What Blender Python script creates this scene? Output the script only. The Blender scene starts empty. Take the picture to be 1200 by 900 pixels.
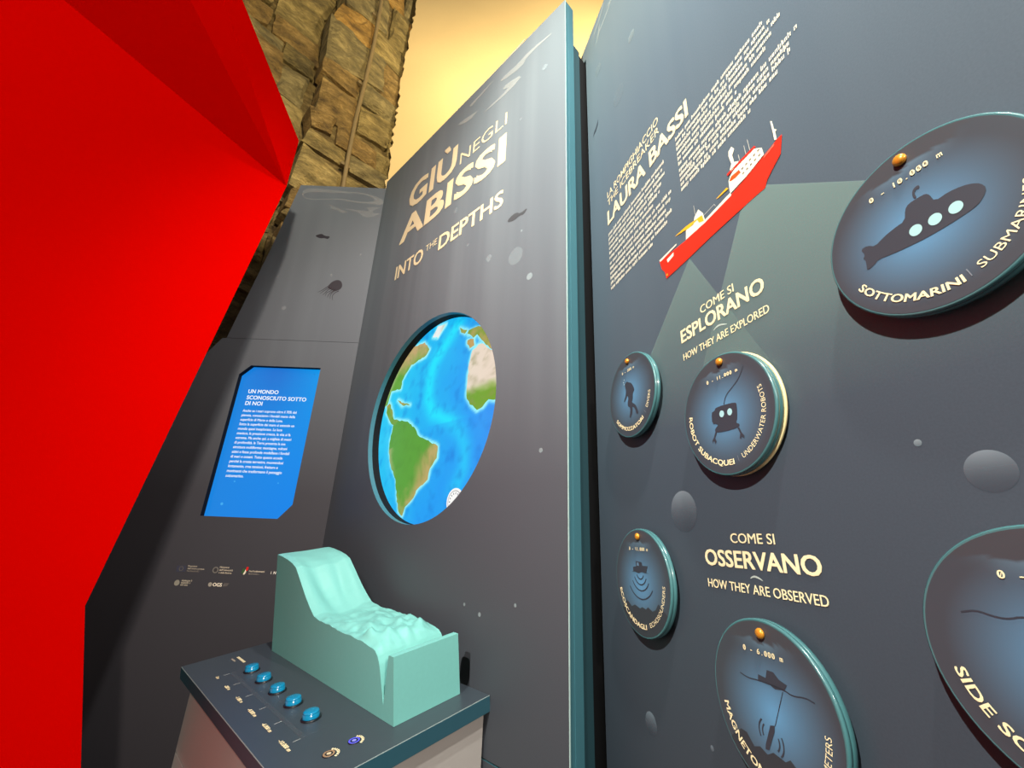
import bpy, bmesh, math, random
from mathutils import Vector, Matrix, noise

scene = bpy.context.scene
COL = scene.collection
R = math.radians

# ------------------------------------------------------------------ camera
cam_data = bpy.data.cameras.new('camera')
cam_data.sensor_width = 36.0
cam_data.lens = 36.0 * 495.0 / 1200.0
cam_data.clip_start = 0.02
cam = bpy.data.objects.new('camera', cam_data)
COL.objects.link(cam)
pitch, roll = R(19.731), R(2.349)
fwd = Vector((0, math.cos(pitch), math.sin(pitch)))
rx = Vector((1, 0, 0))
ux = rx.cross(fwd)
cx_ = rx * math.cos(roll) + ux * math.sin(roll)
cu_ = ux * math.cos(roll) - rx * math.sin(roll)
m = Matrix((cx_, cu_, -fwd)).transposed().to_4x4()
m.translation = Vector((0, 0, 1.2))
cam.matrix_world = m
scene.camera = cam

# ------------------------------------------------------------------ world, exposure, lamps of the gallery and added spots
scene.view_settings.view_transform = 'Standard'
scene.view_settings.look = 'None'
scene.view_settings.gamma = 1.0
scene.view_settings.use_curve_mapping = False
scene.view_settings.exposure = 0.0
world = bpy.data.worlds.new('world')
scene.world = world
world.use_nodes = True
bg = world.node_tree.nodes['Background']
bg.inputs[0].default_value = (1.0, 0.93, 0.85, 1)
bg.inputs[1].default_value = 0.20


def spot(name, loc, aim, watts, color, angle=70, blend=0.6, radius=0.04):
    d = bpy.data.lights.new(name, 'SPOT')
    d.energy = watts
    d.color = color
    d.spot_size = R(angle)
    d.spot_blend = blend
    d.shadow_soft_size = radius
    o = bpy.data.objects.new(name, d)
    COL.objects.link(o)
    o.location = loc
    o.rotation_euler = (Vector(aim) - Vector(loc)).to_track_quat('-Z', 'Y').to_euler()
    return o


spot('ceiling_spot_discs', (-1.6, -1.6, 3.6), (0.65, 0.05, 2.1), 930, (1.0, 0.99, 0.90), 67, 0.9, 0.04)
spot('ceiling_spot_model', (0.22, -0.45, 3.9), (0.0, 1.3, 1.6), 350, (1.0, 0.95, 0.87), 62, 0.9, 0.05)
spot('added_spot_narrow_panel', (0.22, 0.45, 4.2), (-0.70, 1.87, 1.7), 190, (1.0, 0.82, 0.74), 42, 0.9, 0.05)  # added spot to lift the narrow panel, tinted like bounce off the red
spot('added_low_spot_red', (1.1, -2.7, 2.55), (-1.2, 0.75, 1.9), 530, (1.0, 0.86, 0.74), 62, 0.8, 0.10)  # added low spot brightening the red sheets without a soffit shadow
spot('ceiling_spot_stone', (-0.1, 0.5, 3.9), (-1.25, 2.5, 4.4), 230, (1.0, 0.82, 0.45), 80, 0.8, 0.05)
spot('wall_washer_plaster', (0.95, 1.45, 4.7), (0.35, 2.67, 5.3), 330, (1.0, 0.82, 0.46), 120, 0.9, 0.06)

# outlines of printed shapes, metres, in the frame of the panel (x along it, z up) or of the disc's centre
SH = {
'ship_hull':[(0.3142,1.7547),(0.3941,1.7453),(0.4525,1.7426),(0.5157,1.7474),(0.5511,1.7513),(0.587,1.7589),(0.6149,1.7647),(0.6199,1.7638),(0.6121,1.7357),(0.5946,1.7231),(0.5835,1.714),(0.5781,1.7046),(0.5574,1.7055),(0.5142,1.7055),(0.4607,1.7052),(0.3931,1.7026),(0.3314,1.7019),(0.3281,1.7198),(0.3193,1.7325)],
'ship_aft':[(0.3998,1.7454),(0.4029,1.7652),(0.4244,1.7612),(0.4293,1.7747),(0.4412,1.7822),(0.4512,1.7649),(0.4534,1.7482),(0.5166,1.7525),(0.5175,1.7457),(0.4525,1.7426)],
'ship_house':[(0.5157,1.7594),(0.5168,1.7768),(0.5248,1.7853),(0.5381,1.7884),(0.5735,1.7871),(0.586,1.7754),(0.5873,1.7605),(0.5515,1.7529),(0.5163,1.7508)],
'ship_strip':[(0.5153,1.7927),(0.5745,1.792),(0.5772,1.7869),(0.5165,1.7874)],
'ship_boat':[(0.5186,1.775),(0.5239,1.7801),(0.5401,1.7773),(0.5427,1.7695),(0.5304,1.7697),(0.5203,1.7725)],
'ship_mast':[(0.5268,1.8316),(0.534,1.8346),(0.5387,1.8251),(0.5328,1.8167),(0.5341,1.8007),(0.5431,1.7933),(0.5255,1.7888),(0.5232,1.7952),(0.5281,1.8028),(0.5252,1.8227)],
'ship_fmast':[(0.6079,1.8048),(0.6106,1.8014),(0.6108,1.7857),(0.6146,1.7794),(0.6118,1.7788),(0.6114,1.7641),(0.6079,1.7663)],
'ship_crane':[(0.3691,1.7757),(0.4042,1.7731),(0.4483,1.763),(0.4509,1.7481),(0.439,1.7536),(0.4354,1.7631),(0.411,1.7631),(0.4057,1.7651)],
'ship_crane2':[(0.4856,1.7666),(0.5108,1.7681),(0.5142,1.7629),(0.4899,1.7647)],
'ship_sq':[(0.339,1.7423),(0.3614,1.7447),(0.3602,1.7366),(0.341,1.734)],
'ship_stern':[(0.3145,1.7569),(0.3724,1.7571),(0.3719,1.7538),(0.3179,1.7513)],
'fishM':[(1.0048,2.185),(1.0165,2.1985),(1.047,2.2022),(1.0658,2.1856),(1.1005,2.1913),(1.0811,2.1712),(1.066,2.1801),(1.0364,2.1733)],
'causM1':[(1.2277,2.9233),(1.07,2.9346),(1.0444,2.9039),(0.9294,2.9322),(0.9179,2.9534),(1.0244,2.9441),(1.0782,2.9549)],
'causM2':[(1.0747,3.0582),(1.0201,3.0385),(0.9016,3.0414),(0.7724,3.0329),(0.7489,3.0393),(0.8807,3.0419),(1.0005,3.0498)],
'causM3':[(0.7782,2.9749),(0.7339,2.9633),(0.7197,2.9866),(0.7658,2.9864),(0.9047,2.997),(0.8004,2.975)],
'causM4':[(0.786,2.8962),(0.7313,2.8834),(0.6431,2.9272),(0.6666,2.9335),(0.7744,2.9015)],
'causM5':[(1.0553,2.8548),(0.993,2.8317),(0.8341,2.8438),(0.844,2.8496),(0.9826,2.8512),(0.9329,2.8797),(0.9613,2.8911)],
'fishL':[(-0.3322,2.6585),(-0.3159,2.6686),(-0.2964,2.6738),(-0.2802,2.6607),(-0.248,2.6593),(-0.2603,2.6396),(-0.2776,2.647),(-0.3019,2.6432)],
'squid':[(-0.134,2.3673),(-0.156,2.3933),(-0.1837,2.3854),(-0.2076,2.3575),(-0.253,2.3222),(-0.2276,2.3101),(-0.1998,2.2849),(-0.1647,2.3127),(-0.1351,2.3405)],
'cL1':[(-0.4513,2.9261),(-0.4408,2.9446),(-0.3854,2.953),(-0.2422,2.9504),(-0.1238,2.9526),(-0.0421,2.9144),(-0.0629,2.8957),(-0.1622,2.8973),(-0.236,2.9148),(-0.3287,2.9047),(-0.423,2.9035)],
'cL1o':[(-0.4607,2.9257),(-0.4517,2.9743),(-0.3757,2.9764),(-0.2448,2.9653),(-0.1247,2.9586),(-0.0503,2.9379),(0.0009,2.9104),(-0.0034,2.8748),(-0.0612,2.884),(-0.1607,2.8885),(-0.2344,2.9059),(-0.3279,2.9006),(-0.4218,2.8977)],
'cL2':[(-0.3086,2.8731),(-0.2889,2.8681),(-0.2428,2.8467),(-0.1723,2.8179),(-0.2371,2.8151),(-0.2258,2.83),(-0.2881,2.8389),(-0.2717,2.8513)],
'cL3':[(-0.2288,2.8474),(-0.1386,2.8397),(-0.0579,2.8316),(-0.1,2.8618),(-0.0018,2.8632),(-0.0457,2.8437),(-0.0516,2.8203),(-0.0002,2.8197),(-0.0519,2.7915),(-0.1034,2.795),(-0.1219,2.823)],
'sub_hull': [(0.0474,-0.0032),(0.044,-0.0094),(0.0381,-0.0144),(0.0292,-0.0162),(0.0163,-0.0178),(-0.0001,-0.0186),(-0.0158,-0.0177),(-0.0308,-0.0161),(-0.0434,-0.0135),(-0.0479,-0.0168),(-0.0561,-0.0195),(-0.0554,-0.0129),(-0.0548,-0.0067),(-0.0568,-0.0038),(-0.0539,-0.0007),(-0.0568,0.008),(-0.0495,0.0082),(-0.043,0.0023),(-0.0334,0.007),(-0.023,0.0096),(-0.0125,0.0107),(-0.0097,0.0221),(-0.0056,0.0261),(0.0026,0.0262),(0.009,0.0256),(0.0115,0.0218),(0.0133,0.0124),(0.0243,0.0135),(0.034,0.0114),(0.0404,0.0082),(0.0452,0.0036)],
'sub_scope': [(-0.0006,0.0281),(-0.0005,0.0344),(0.002,0.0385),(0.0059,0.0392),(0.007,0.0366),(0.0059,0.0348),(0.0035,0.0356),(0.0015,0.0336),(0.0019,0.0264)],
'sub_win': [(-0.0078,-0.0055),(-0.0023,-0.0048),(0.0086,-0.0051),(0.0142,-0.0054),(0.0245,-0.0046),(0.0301,-0.0045)],
'sub_knob': [(-0.0036,0.0769),(0.0032,0.0774)],
'sub_num': [(-0.0364,0.0521),(-0.0352,0.0569),(0.0299,0.0534)],
'sub_wave': [(-0.0517,0.0656),(-0.0403,0.0662),(-0.0246,0.0646),(-0.0074,0.0665),(0.0049,0.0654),(0.0159,0.0673),(0.027,0.0662),(0.0376,0.0652)],
'rob_body': [(-0.0258,0.0061),(-0.018,0.0076),(-0.0161,0.0116),(0.0008,0.0114),(0.0232,0.0094),(0.0269,0.0058),(0.024,-0.0155),(0.0199,-0.0203),(0.0267,-0.0236),(0.0248,-0.0281),(0.0005,-0.0286),(-0.0215,-0.0264),(-0.0231,-0.0216),(-0.0189,-0.0181),(-0.0149,-0.0164),(-0.018,-0.013),(-0.0264,-0.0119)],
'rob_arm1': [(-0.0226,-0.0253),(-0.019,-0.026),(-0.0241,-0.0338),(-0.0221,-0.0394),(-0.0257,-0.043),(-0.0261,-0.0386),(-0.0284,-0.0373),(-0.03,-0.0422),(-0.0307,-0.0368),(-0.0267,-0.0323)],
'rob_arm2': [(0.0216,-0.0282),(0.0248,-0.0281),(0.0284,-0.0371),(0.0322,-0.042),(0.0309,-0.0457),(0.0283,-0.0428),(0.0259,-0.0423),(0.0257,-0.0455),(0.023,-0.0433),(0.0252,-0.0372)],
'rob_eyes': [(-0.0043,-0.001),(0.0003,-0.0017),(0.0117,-0.0021),(0.0165,-0.0027)],
'rob_cable': [(0.0021,0.012),(0.0082,0.0247),(0.023,0.0325),(0.0377,0.0419),(0.048,0.0566)],
'rob_knob': [(0.0054,0.08),(0.0125,0.0789)],
'rob_num': [(-0.0278,0.0568),(-0.0273,0.0634),(0.0377,0.0501)],
'echo_boat': [(-0.0297,0.0146),(-0.0232,0.0156),(-0.0234,0.0225),(-0.0117,0.0247),(-0.0133,0.0335),(0.0071,0.033),(0.0098,0.0267),(0.0274,0.0274),(0.0212,0.016),(0.0305,0.0148),(0.0172,0.0149),(0.0051,0.0159),(-0.0053,0.013),(-0.0154,0.0147)],
'echo_arcs': [(0.001,0.0105),(-0.0115,0.0032),(0.012,0.0042),(-0.0175,-0.0042),(0.0175,-0.0021),(-0.0219,-0.0112),(0.0228,-0.0092),(-0.0285,-0.0187),(0.0282,-0.018),(-0.0007,-0.0324)],
'echo_bed': [(-0.0505,-0.0379),(-0.0352,-0.0463),(-0.0243,-0.0418),(-0.0072,-0.046),(0.0006,-0.0425),(0.0122,-0.0447),(0.0198,-0.0401),(0.0329,-0.045),(0.0422,-0.0413),(0.0523,-0.0308)],
'echo_knob': [(-0.0004,0.0776),(0.0074,0.0776)],
'echo_num': [(-0.0336,0.0536),(-0.0331,0.059),(0.0308,0.0553)],
'mag_boat': [(-0.0112,0.0301),(0.0,0.0291),(0.0033,0.0382),(0.0129,0.0383),(0.0197,0.0326),(0.0302,0.0299),(0.0257,0.0241),(0.012,0.021),(0.0032,0.0242),(-0.0125,0.0238)],
'mag_wave': [(-0.0415,0.0242),(-0.0278,0.0216),(-0.0125,0.0238),(0.0257,0.0241),(0.035,0.021),(0.0524,0.0249),(0.0632,0.0231)],
'mag_line': [(0.0225,0.0213),(0.0041,-0.0174)],
'mag_probe': [(-0.002,-0.0213),(0.0039,-0.0184),(0.0024,-0.0234),(-0.0093,-0.0439),(-0.0146,-0.0459),(-0.0144,-0.0422)],
'mag_arcs': [(-0.013,-0.0149),(-0.0236,-0.0251),(-0.0193,-0.0321),(-0.0096,-0.0184),(-0.0183,-0.027),(-0.0107,-0.0308),(0.0051,-0.0313),(0.0063,-0.0379),(-0.0005,-0.0396),(0.0126,-0.032),(0.0089,-0.0439)],
'mag_bed': [(-0.0519,-0.0388),(-0.0427,-0.0395),(-0.0329,-0.0501),(-0.0236,-0.0466),(-0.0134,-0.0508),(-0.0043,-0.0455),(0.0058,-0.0468),(0.0118,-0.0479),(0.0189,-0.0433),(0.0251,-0.0475)],
'mag_knob': [(0.0002,0.0758),(0.0073,0.0766)],
'mag_num': [(-0.03,0.0511),(-0.0296,0.0565),(0.0299,0.0503)],
'div_body': [(-0.0193,0.0285),(-0.0109,0.0328),(-0.0022,0.027),(0.0061,0.0242),(0.0148,0.0129),(0.0177,0.0038),(0.011,0.0004),(0.0094,-0.0141),(0.0039,-0.0193),(0.0176,-0.0273),(0.0236,-0.0369),(0.0283,-0.0486),(0.0199,-0.049),(0.0156,-0.036),(0.0054,-0.0278),(0.0065,-0.0402),(-0.0022,-0.0518),(-0.0083,-0.0492),(-0.0031,-0.0377),(-0.0031,-0.0282),(-0.0118,-0.0244),(-0.0119,-0.0161),(-0.0073,-0.0064),(-0.0117,0.0005),(-0.0159,-0.0052),(-0.026,-0.012),(-0.0255,-0.0066),(-0.0182,0.0025),(-0.0156,0.013),(-0.0185,0.021)],
'div_knob': [(-0.0048,0.077),(0.0018,0.0744)],
'div_num': [(-0.0278,0.0512),(-0.0272,0.0569),(0.0218,0.0537)],
'side_num': [(-0.0294,0.0497),(-0.0274,0.0557),(-0.0157,0.0516)],
'side_wave': [(-0.0604,0.0245),(-0.0498,0.0275),(-0.0401,0.0245),(-0.0315,0.0239),(-0.0222,0.0275)],
'side_surf': [(-0.0557,0.0571),(-0.0417,0.0629),(-0.0254,0.0629),(-0.0121,0.0648)],
'mag_surf': [(-0.064,0.0581),(-0.0251,0.0681),(-0.0043,0.065),(0.0124,0.0626),(0.0315,0.0639),(0.048,0.0593)],
'rob_surf': [(-0.0491,0.0748),(-0.015,0.0708),(0.0137,0.0697),(0.0389,0.0621),(0.0731,0.0628)],
'south_america': [(0.3896,1.609),(0.4594,1.5939),(0.5211,1.5561),(0.5536,1.522),(0.6238,1.4942),(0.6732,1.4747),(0.6724,1.4344),(0.6403,1.4017),(0.6343,1.3668),(0.5819,1.3388),(0.5494,1.3002),(0.5126,1.2788),(0.5027,1.248),(0.4726,1.2659),(0.4467,1.3213),(0.427,1.379),(0.3797,1.4315),(0.3521,1.485),(0.3482,1.5379),(0.3546,1.5906)],
'central_america': [(0.3034,1.6939),(0.3329,1.6602),(0.3537,1.618),(0.3896,1.609),(0.3656,1.5869),(0.3292,1.6108),(0.2879,1.6567),(0.2843,1.686)],
'north_america': [(0.3362,1.745),(0.3775,1.7419),(0.3795,1.7759),(0.4358,1.8315),(0.5351,1.8448),(0.554,1.8676),(0.5143,1.908),(0.4289,1.9099),(0.3451,1.8792),(0.2737,1.8244),(0.2358,1.7602),(0.2368,1.6771),(0.2872,1.6912),(0.3047,1.7458)],
'greenland': [(0.5667,1.9148),(0.5953,1.9514),(0.6468,1.9454),(0.6181,1.9155),(0.6038,1.8998)],
'africa': [(0.8176,1.7864),(0.8478,1.8004),(0.8667,1.7969),(0.8928,1.7758),(0.9117,1.7615),(0.9705,1.7298),(0.9805,1.5753),(0.9368,1.5876),(0.9143,1.592),(0.8876,1.5731),(0.8619,1.5676),(0.8262,1.5925),(0.8037,1.6263),(0.8017,1.6439),(0.802,1.6961),(0.8084,1.7526)],
'iberia': [(0.7862,1.833),(0.8194,1.8298),(0.8255,1.8025),(0.8034,1.7974),(0.7845,1.8194)],
'europe': [(0.7886,1.8705),(0.8215,1.8716),(0.8667,1.8634),(0.9321,1.7969),(0.9299,1.7497),(0.9051,1.7699),(0.879,1.7955),(0.8375,1.8404),(0.8191,1.8322),(0.8046,1.8462),(0.7831,1.8602)],
'britain': [(0.7371,1.8998),(0.7598,1.8848),(0.7814,1.8753),(0.7691,1.8648),(0.747,1.8768)],
'cuba': [(0.3645,1.6959),(0.4232,1.6715),(0.4636,1.6585),(0.4049,1.6672)],
'ridge': [(0.7222,1.9196),(0.6599,1.8583),(0.5949,1.801),(0.5801,1.7405),(0.5816,1.657),(0.6212,1.5998),(0.7198,1.5551),(0.7822,1.51),(0.8156,1.4543),(0.8172,1.3882),(0.7797,1.326)],
'badge': [(0.7767,1.3007),(0.8156,1.3285),(0.742,1.2913)],
}


# ------------------------------------------------------------------ helpers
def lin(c):
    out = []
    for v in c[:3]:
        v /= 255.0
        out.append(v / 12.92 if v <= 0.04045 else ((v + 0.055) / 1.055) ** 2.4)
    return tuple(out)


def l4(c):
    return lin(c) + ((c[3] if len(c) > 3 else 1.0),)


def base_mat(name):
    mt = bpy.data.materials.new(name)
    mt.use_nodes = True
    return mt, mt.node_tree.nodes, mt.node_tree.links, mt.node_tree.nodes['Principled BSDF']


def mat(name, rgb, rough=0.5, metal=0.0, spec=0.5, nscale=0, namt=0.12, bump=0.0, bscale=200, coat=0.0):
    mt, N, L, P = base_mat(name)
    c = l4(rgb)
    P.inputs['Base Color'].default_value = c
    P.inputs['Roughness'].default_value = rough
    P.inputs['Metallic'].default_value = metal
    P.inputs['Specular IOR Level'].default_value = spec
    P.inputs['Coat Weight'].default_value = coat
    if nscale or bump:
        tc = N.new('ShaderNodeTexCoord')
    if nscale:
        nz = N.new('ShaderNodeTexNoise')
        nz.inputs['Scale'].default_value = nscale
        nz.inputs['Detail'].default_value = 6
        L.new(tc.outputs['Object'], nz.inputs['Vector'])
        mx = N.new('ShaderNodeMix')
        mx.data_type = 'RGBA'
        mx.inputs[6].default_value = tuple(v * (1 - namt) for v in c[:3]) + (1,)
        mx.inputs[7].default_value = tuple(min(1, v * (1 + namt)) for v in c[:3]) + (1,)
        L.new(nz.outputs[0], mx.inputs[0])
        L.new(mx.outputs[2], P.inputs['Base Color'])
    if bump:
        nb = N.new('ShaderNodeTexNoise')
        nb.inputs['Scale'].default_value = bscale
        nb.inputs['Detail'].default_value = 4
        L.new(tc.outputs['Object'], nb.inputs['Vector'])
        bp = N.new('ShaderNodeBump')
        bp.inputs['Strength'].default_value = bump
        bp.inputs['Distance'].default_value = 0.004
        L.new(nb.outputs[0], bp.inputs['Height'])
        L.new(bp.outputs[0], P.inputs['Normal'])
    return mt


def print_mat(name, rough=0.5, emit=0.0):
    """ink whose colour and opacity are stored with the printed shape"""
    mt, N, L, P = base_mat(name)
    at = N.new('ShaderNodeAttribute')
    at.attribute_name = 'ink'
    P.inputs['Roughness'].default_value = rough
    if emit:
        P.inputs['Base Color'].default_value = (0.01, 0.01, 0.01, 1)
        L.new(at.outputs['Color'], P.inputs['Emission Color'])
        P.inputs['Emission Strength'].default_value = emit
    else:
        L.new(at.outputs['Color'], P.inputs['Base Color'])
    L.new(at.outputs['Alpha'], P.inputs['Alpha'])
    return mt


def panel_mat(name, stops, rays=0.0):
    """printed sea: a ramp of blues from the surface to the deep, with faint sun rays in the print"""
    mt, N, L, P = base_mat(name)
    tc = N.new('ShaderNodeTexCoord')
    sp = N.new('ShaderNodeSeparateXYZ')
    L.new(tc.outputs['Object'], sp.inputs[0])
    mp = N.new('ShaderNodeMapRange')
    mp.inputs['From Min'].default_value = 0.4
    mp.inputs['From Max'].default_value = 3.05
    L.new(sp.outputs['Z'], mp.inputs['Value'])
    cr = N.new('ShaderNodeValToRGB')
    el = cr.color_ramp.elements
    el[0].position, el[0].color = stops[0][0], l4(stops[0][1])
    el[1].position, el[1].color = stops[-1][0], l4(stops[-1][1])
    for p, c in stops[1:-1]:
        e = el.new(p)
        e.color = l4(c)
    L.new(mp.outputs[0], cr.inputs[0])
    # rays
    mpg = N.new('ShaderNodeMapping')
    mpg.inputs['Rotation'].default_value = (0, R(-7), 0)
    mpg.inputs['Scale'].default_value = (9, 0, 0.25)
    L.new(tc.outputs['Object'], mpg.inputs[0])
    nz = N.new('ShaderNodeTexNoise')
    nz.inputs['Scale'].default_value = 1.0
    nz.inputs['Detail'].default_value = 2
    L.new(mpg.outputs[0], nz.inputs['Vector'])
    rr = N.new('ShaderNodeMapRange')
    rr.inputs['From Min'].default_value = 0.48
    rr.inputs['From Max'].default_value = 0.72
    L.new(nz.outputs[0], rr.inputs['Value'])
    ml = N.new('ShaderNodeMath')
    ml.operation = 'MULTIPLY'
    L.new(rr.outputs[0], ml.inputs[0])
    fd = N.new('ShaderNodeMapRange')
    fd.inputs['From Min'].default_value = 0.35
    fd.inputs['From Max'].default_value = 0.85
    fd.inputs['To Max'].default_value = rays
    L.new(mp.outputs[0], fd.inputs['Value'])
    L.new(fd.outputs[0], ml.inputs[1])
    mx = N.new('ShaderNodeMix')
    mx.data_type = 'RGBA'
    mx.inputs[7].default_value = l4((168, 182, 186))
    L.new(ml.outputs[0], mx.inputs[0])
    L.new(cr.outputs[0], mx.inputs[6])
    # fine grain of the matt laminate
    ng = N.new('ShaderNodeTexNoise')
    ng.inputs['Scale'].default_value = 420
    ng.inputs['Detail'].default_value = 2
    L.new(tc.outputs['Object'], ng.inputs['Vector'])
    gr = N.new('ShaderNodeMapRange')
    gr.inputs['To Min'].default_value = 0.86
    gr.inputs['To Max'].default_value = 1.14
    L.new(ng.outputs[0], gr.inputs['Value'])
    vm = N.new('ShaderNodeVectorMath')
    vm.operation = 'SCALE'
    L.new(mx.outputs[2], vm.inputs[0])
    L.new(gr.outputs[0], vm.inputs['Scale'])
    L.new(vm.outputs[0], P.inputs['Base Color'])
    P.inputs['Roughness'].default_value = 0.48
    P.inputs['Specular IOR Level'].default_value = 0.35
    return mt


def tag(o, label=None, cat=None, group=None, kind=None):
    if label: o['label'] = label
    if cat: o['category'] = cat
    if group: o['group'] = group
    if kind: o['kind'] = kind
    return o


def empty(name, loc, rot=(0, 0, 0)):
    o = bpy.data.objects.new(name, None)
    COL.objects.link(o)
    o.location = loc
    o.rotation_euler = rot
    o.empty_display_size = 0.05
    return o


def mesh(name, verts, faces, mats, parent=None, smooth=False, fm=None, ink=None):
    me = bpy.data.meshes.new(name)
    me.from_pydata([tuple(v) for v in verts], [], [tuple(f) for f in faces])
    if not isinstance(mats, (list, tuple)):
        mats = [mats]
    for mm in mats:
        me.materials.append(mm)
    if fm:
        for p, i in zip(me.polygons, fm):
            p.material_index = i
    if smooth:
        for p in me.polygons:
            p.use_smooth = True
    if ink is not None:
        at = me.attributes.new('ink', 'FLOAT_COLOR', 'POINT')
        for i, c in enumerate(ink):
            at.data[i].color = l4(c)
    me.validate()
    o = bpy.data.objects.new(name, me)
    COL.objects.link(o)
    if parent:
        o.parent = parent
    return o


def box(name, a, b, mats, parent=None, bev=0.0):
    bm = bmesh.new()
    bmesh.ops.create_cube(bm, size=1)
    for v in bm.verts:
        v.co = Vector([(a[i] + b[i]) / 2 + v.co[i] * (b[i] - a[i]) for i in range(3)])
    if bev:
        bmesh.ops.bevel(bm, geom=bm.edges[:], offset=bev, segments=2, profile=0.6, affect='EDGES')
    return from_bm(name, bm, mats, parent)


def from_bm(name, bm, mats, parent=None, smooth=False):
    me = bpy.data.meshes.new(name)
    bm.normal_update()
    bm.to_mesh(me)
    bm.free()
    if not isinstance(mats, (list, tuple)):
        mats = [mats]
    for mm in mats:
        me.materials.append(mm)
    if smooth:
        for p in me.polygons:
            p.use_smooth = True
    o = bpy.data.objects.new(name, me)
    COL.objects.link(o)
    if parent:
        o.parent = parent
    return o


def board(name, outer, hole, y0, y1, mats, parent):
    """upright board in the x-z plane, front at y0, back at y1, with an optional hole; material 0 front, 1 cut edges, 2 back"""
    bm = bmesh.new()

    def loop(pts, y):
        vs = [bm.verts.new((x, y, z)) for x, z in pts]
        return vs, [bm.edges.new((vs[i], vs[(i + 1) % len(vs)])) for i in range(len(vs))]
    for y, mi in ((y0, 0), (y1, 2)):
        es = loop(outer, y)[1]
        if hole:
            es += loop(hole, y)[1]
        g = bmesh.ops.triangle_fill(bm, edges=es, use_beauty=True)
        for f in g['geom']:
            if isinstance(f, bmesh.types.BMFace):
                f.material_index = mi
                f.normal_update()
                if (f.normal.y < 0) != (mi == 0):
                    f.normal_flip()
    for pts in [outer] + ([hole] if hole else []):
        a = loop(pts, y0)[0]
        b = loop(pts, y1)[0]
        area = sum(pts[i][0] * pts[(i + 1) % len(pts)][1] - pts[(i + 1) % len(pts)][0] * pts[i][1] for i in range(len(pts)))
        flip = (area > 0) != (pts is outer)
        for i in range(len(pts)):
            j = (i + 1) % len(pts)
            q = (a[i], a[j], b[j], b[i])
            f = bm.faces.new(q if flip else q[::-1])
            f.material_index = 1
    bmesh.ops.remove_doubles(bm, verts=bm.verts, dist=1e-6)
    bmesh.ops.recalc_face_normals(bm, faces=bm.faces)
    return from_bm(name, bm, mats, parent)


def circle(cx, cz, r, n=64, a0=0.0):
    return [(cx + r * math.cos(a0 + 2 * math.pi * i / n), cz + r * math.sin(a0 + 2 * math.pi * i / n)) for i in range(n)]


def flat(name, pts, y, rgb, parent, mt=None, alpha=1.0):
    """a printed shape lying on a board; rgb may be a function of (x, z)"""
    area = sum(pts[i][0] * pts[(i + 1) % len(pts)][1] - pts[(i + 1) % len(pts)][0] * pts[i][1] for i in range(len(pts)))
    if area < 0:
        pts = pts[::-1]
    f = rgb if callable(rgb) else (lambda x, z: tuple(rgb[:3]) + (alpha,))
    return mesh(name, [(x, y, z) for x, z in pts], [range(len(pts))], mt or INK, parent, ink=[f(x, z) for x, z in pts])


def smooth_loop(pts, it=2, closed=True):
    for _ in range(it):
        out = []
        n = len(pts)
        for i in range(n if closed else n - 1):
            a, b = pts[i], pts[(i + 1) % n]
            out += [(a[0] * .75 + b[0] * .25, a[1] * .75 + b[1] * .25), (a[0] * .25 + b[0] * .75, a[1] * .25 + b[1] * .75)]
        if not closed:
            out = [pts[0]] + out + [pts[-1]]
        pts = out
    return pts


def ribbon(name, pts, w, y, rgb, parent, alpha=1.0, mt=None):
    vs, fs = [], []
    for i, p in enumerate(pts):
        a = pts[max(0, i - 1)]
        b = pts[min(len(pts) - 1, i + 1)]
        t = Vector((b[0] - a[0], b[1] - a[1])).normalized()
        k = w(i / (len(pts) - 1)) if callable(w) else w
        vs += [(p[0] - t.y * k / 2, y, p[1] + t.x * k / 2), (p[0] + t.y * k / 2, y, p[1] - t.x * k / 2)]
        if i:
            fs.append((2 * i - 2, 2 * i - 1, 2 * i + 1, 2 * i))
    return mesh(name, vs, fs, mt or INK, parent, ink=[tuple(rgb[:3]) + (alpha,)] * len(vs))


_tc = {}


def ly(p):
    return p[2] if len(p) > 2 else 0


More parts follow.
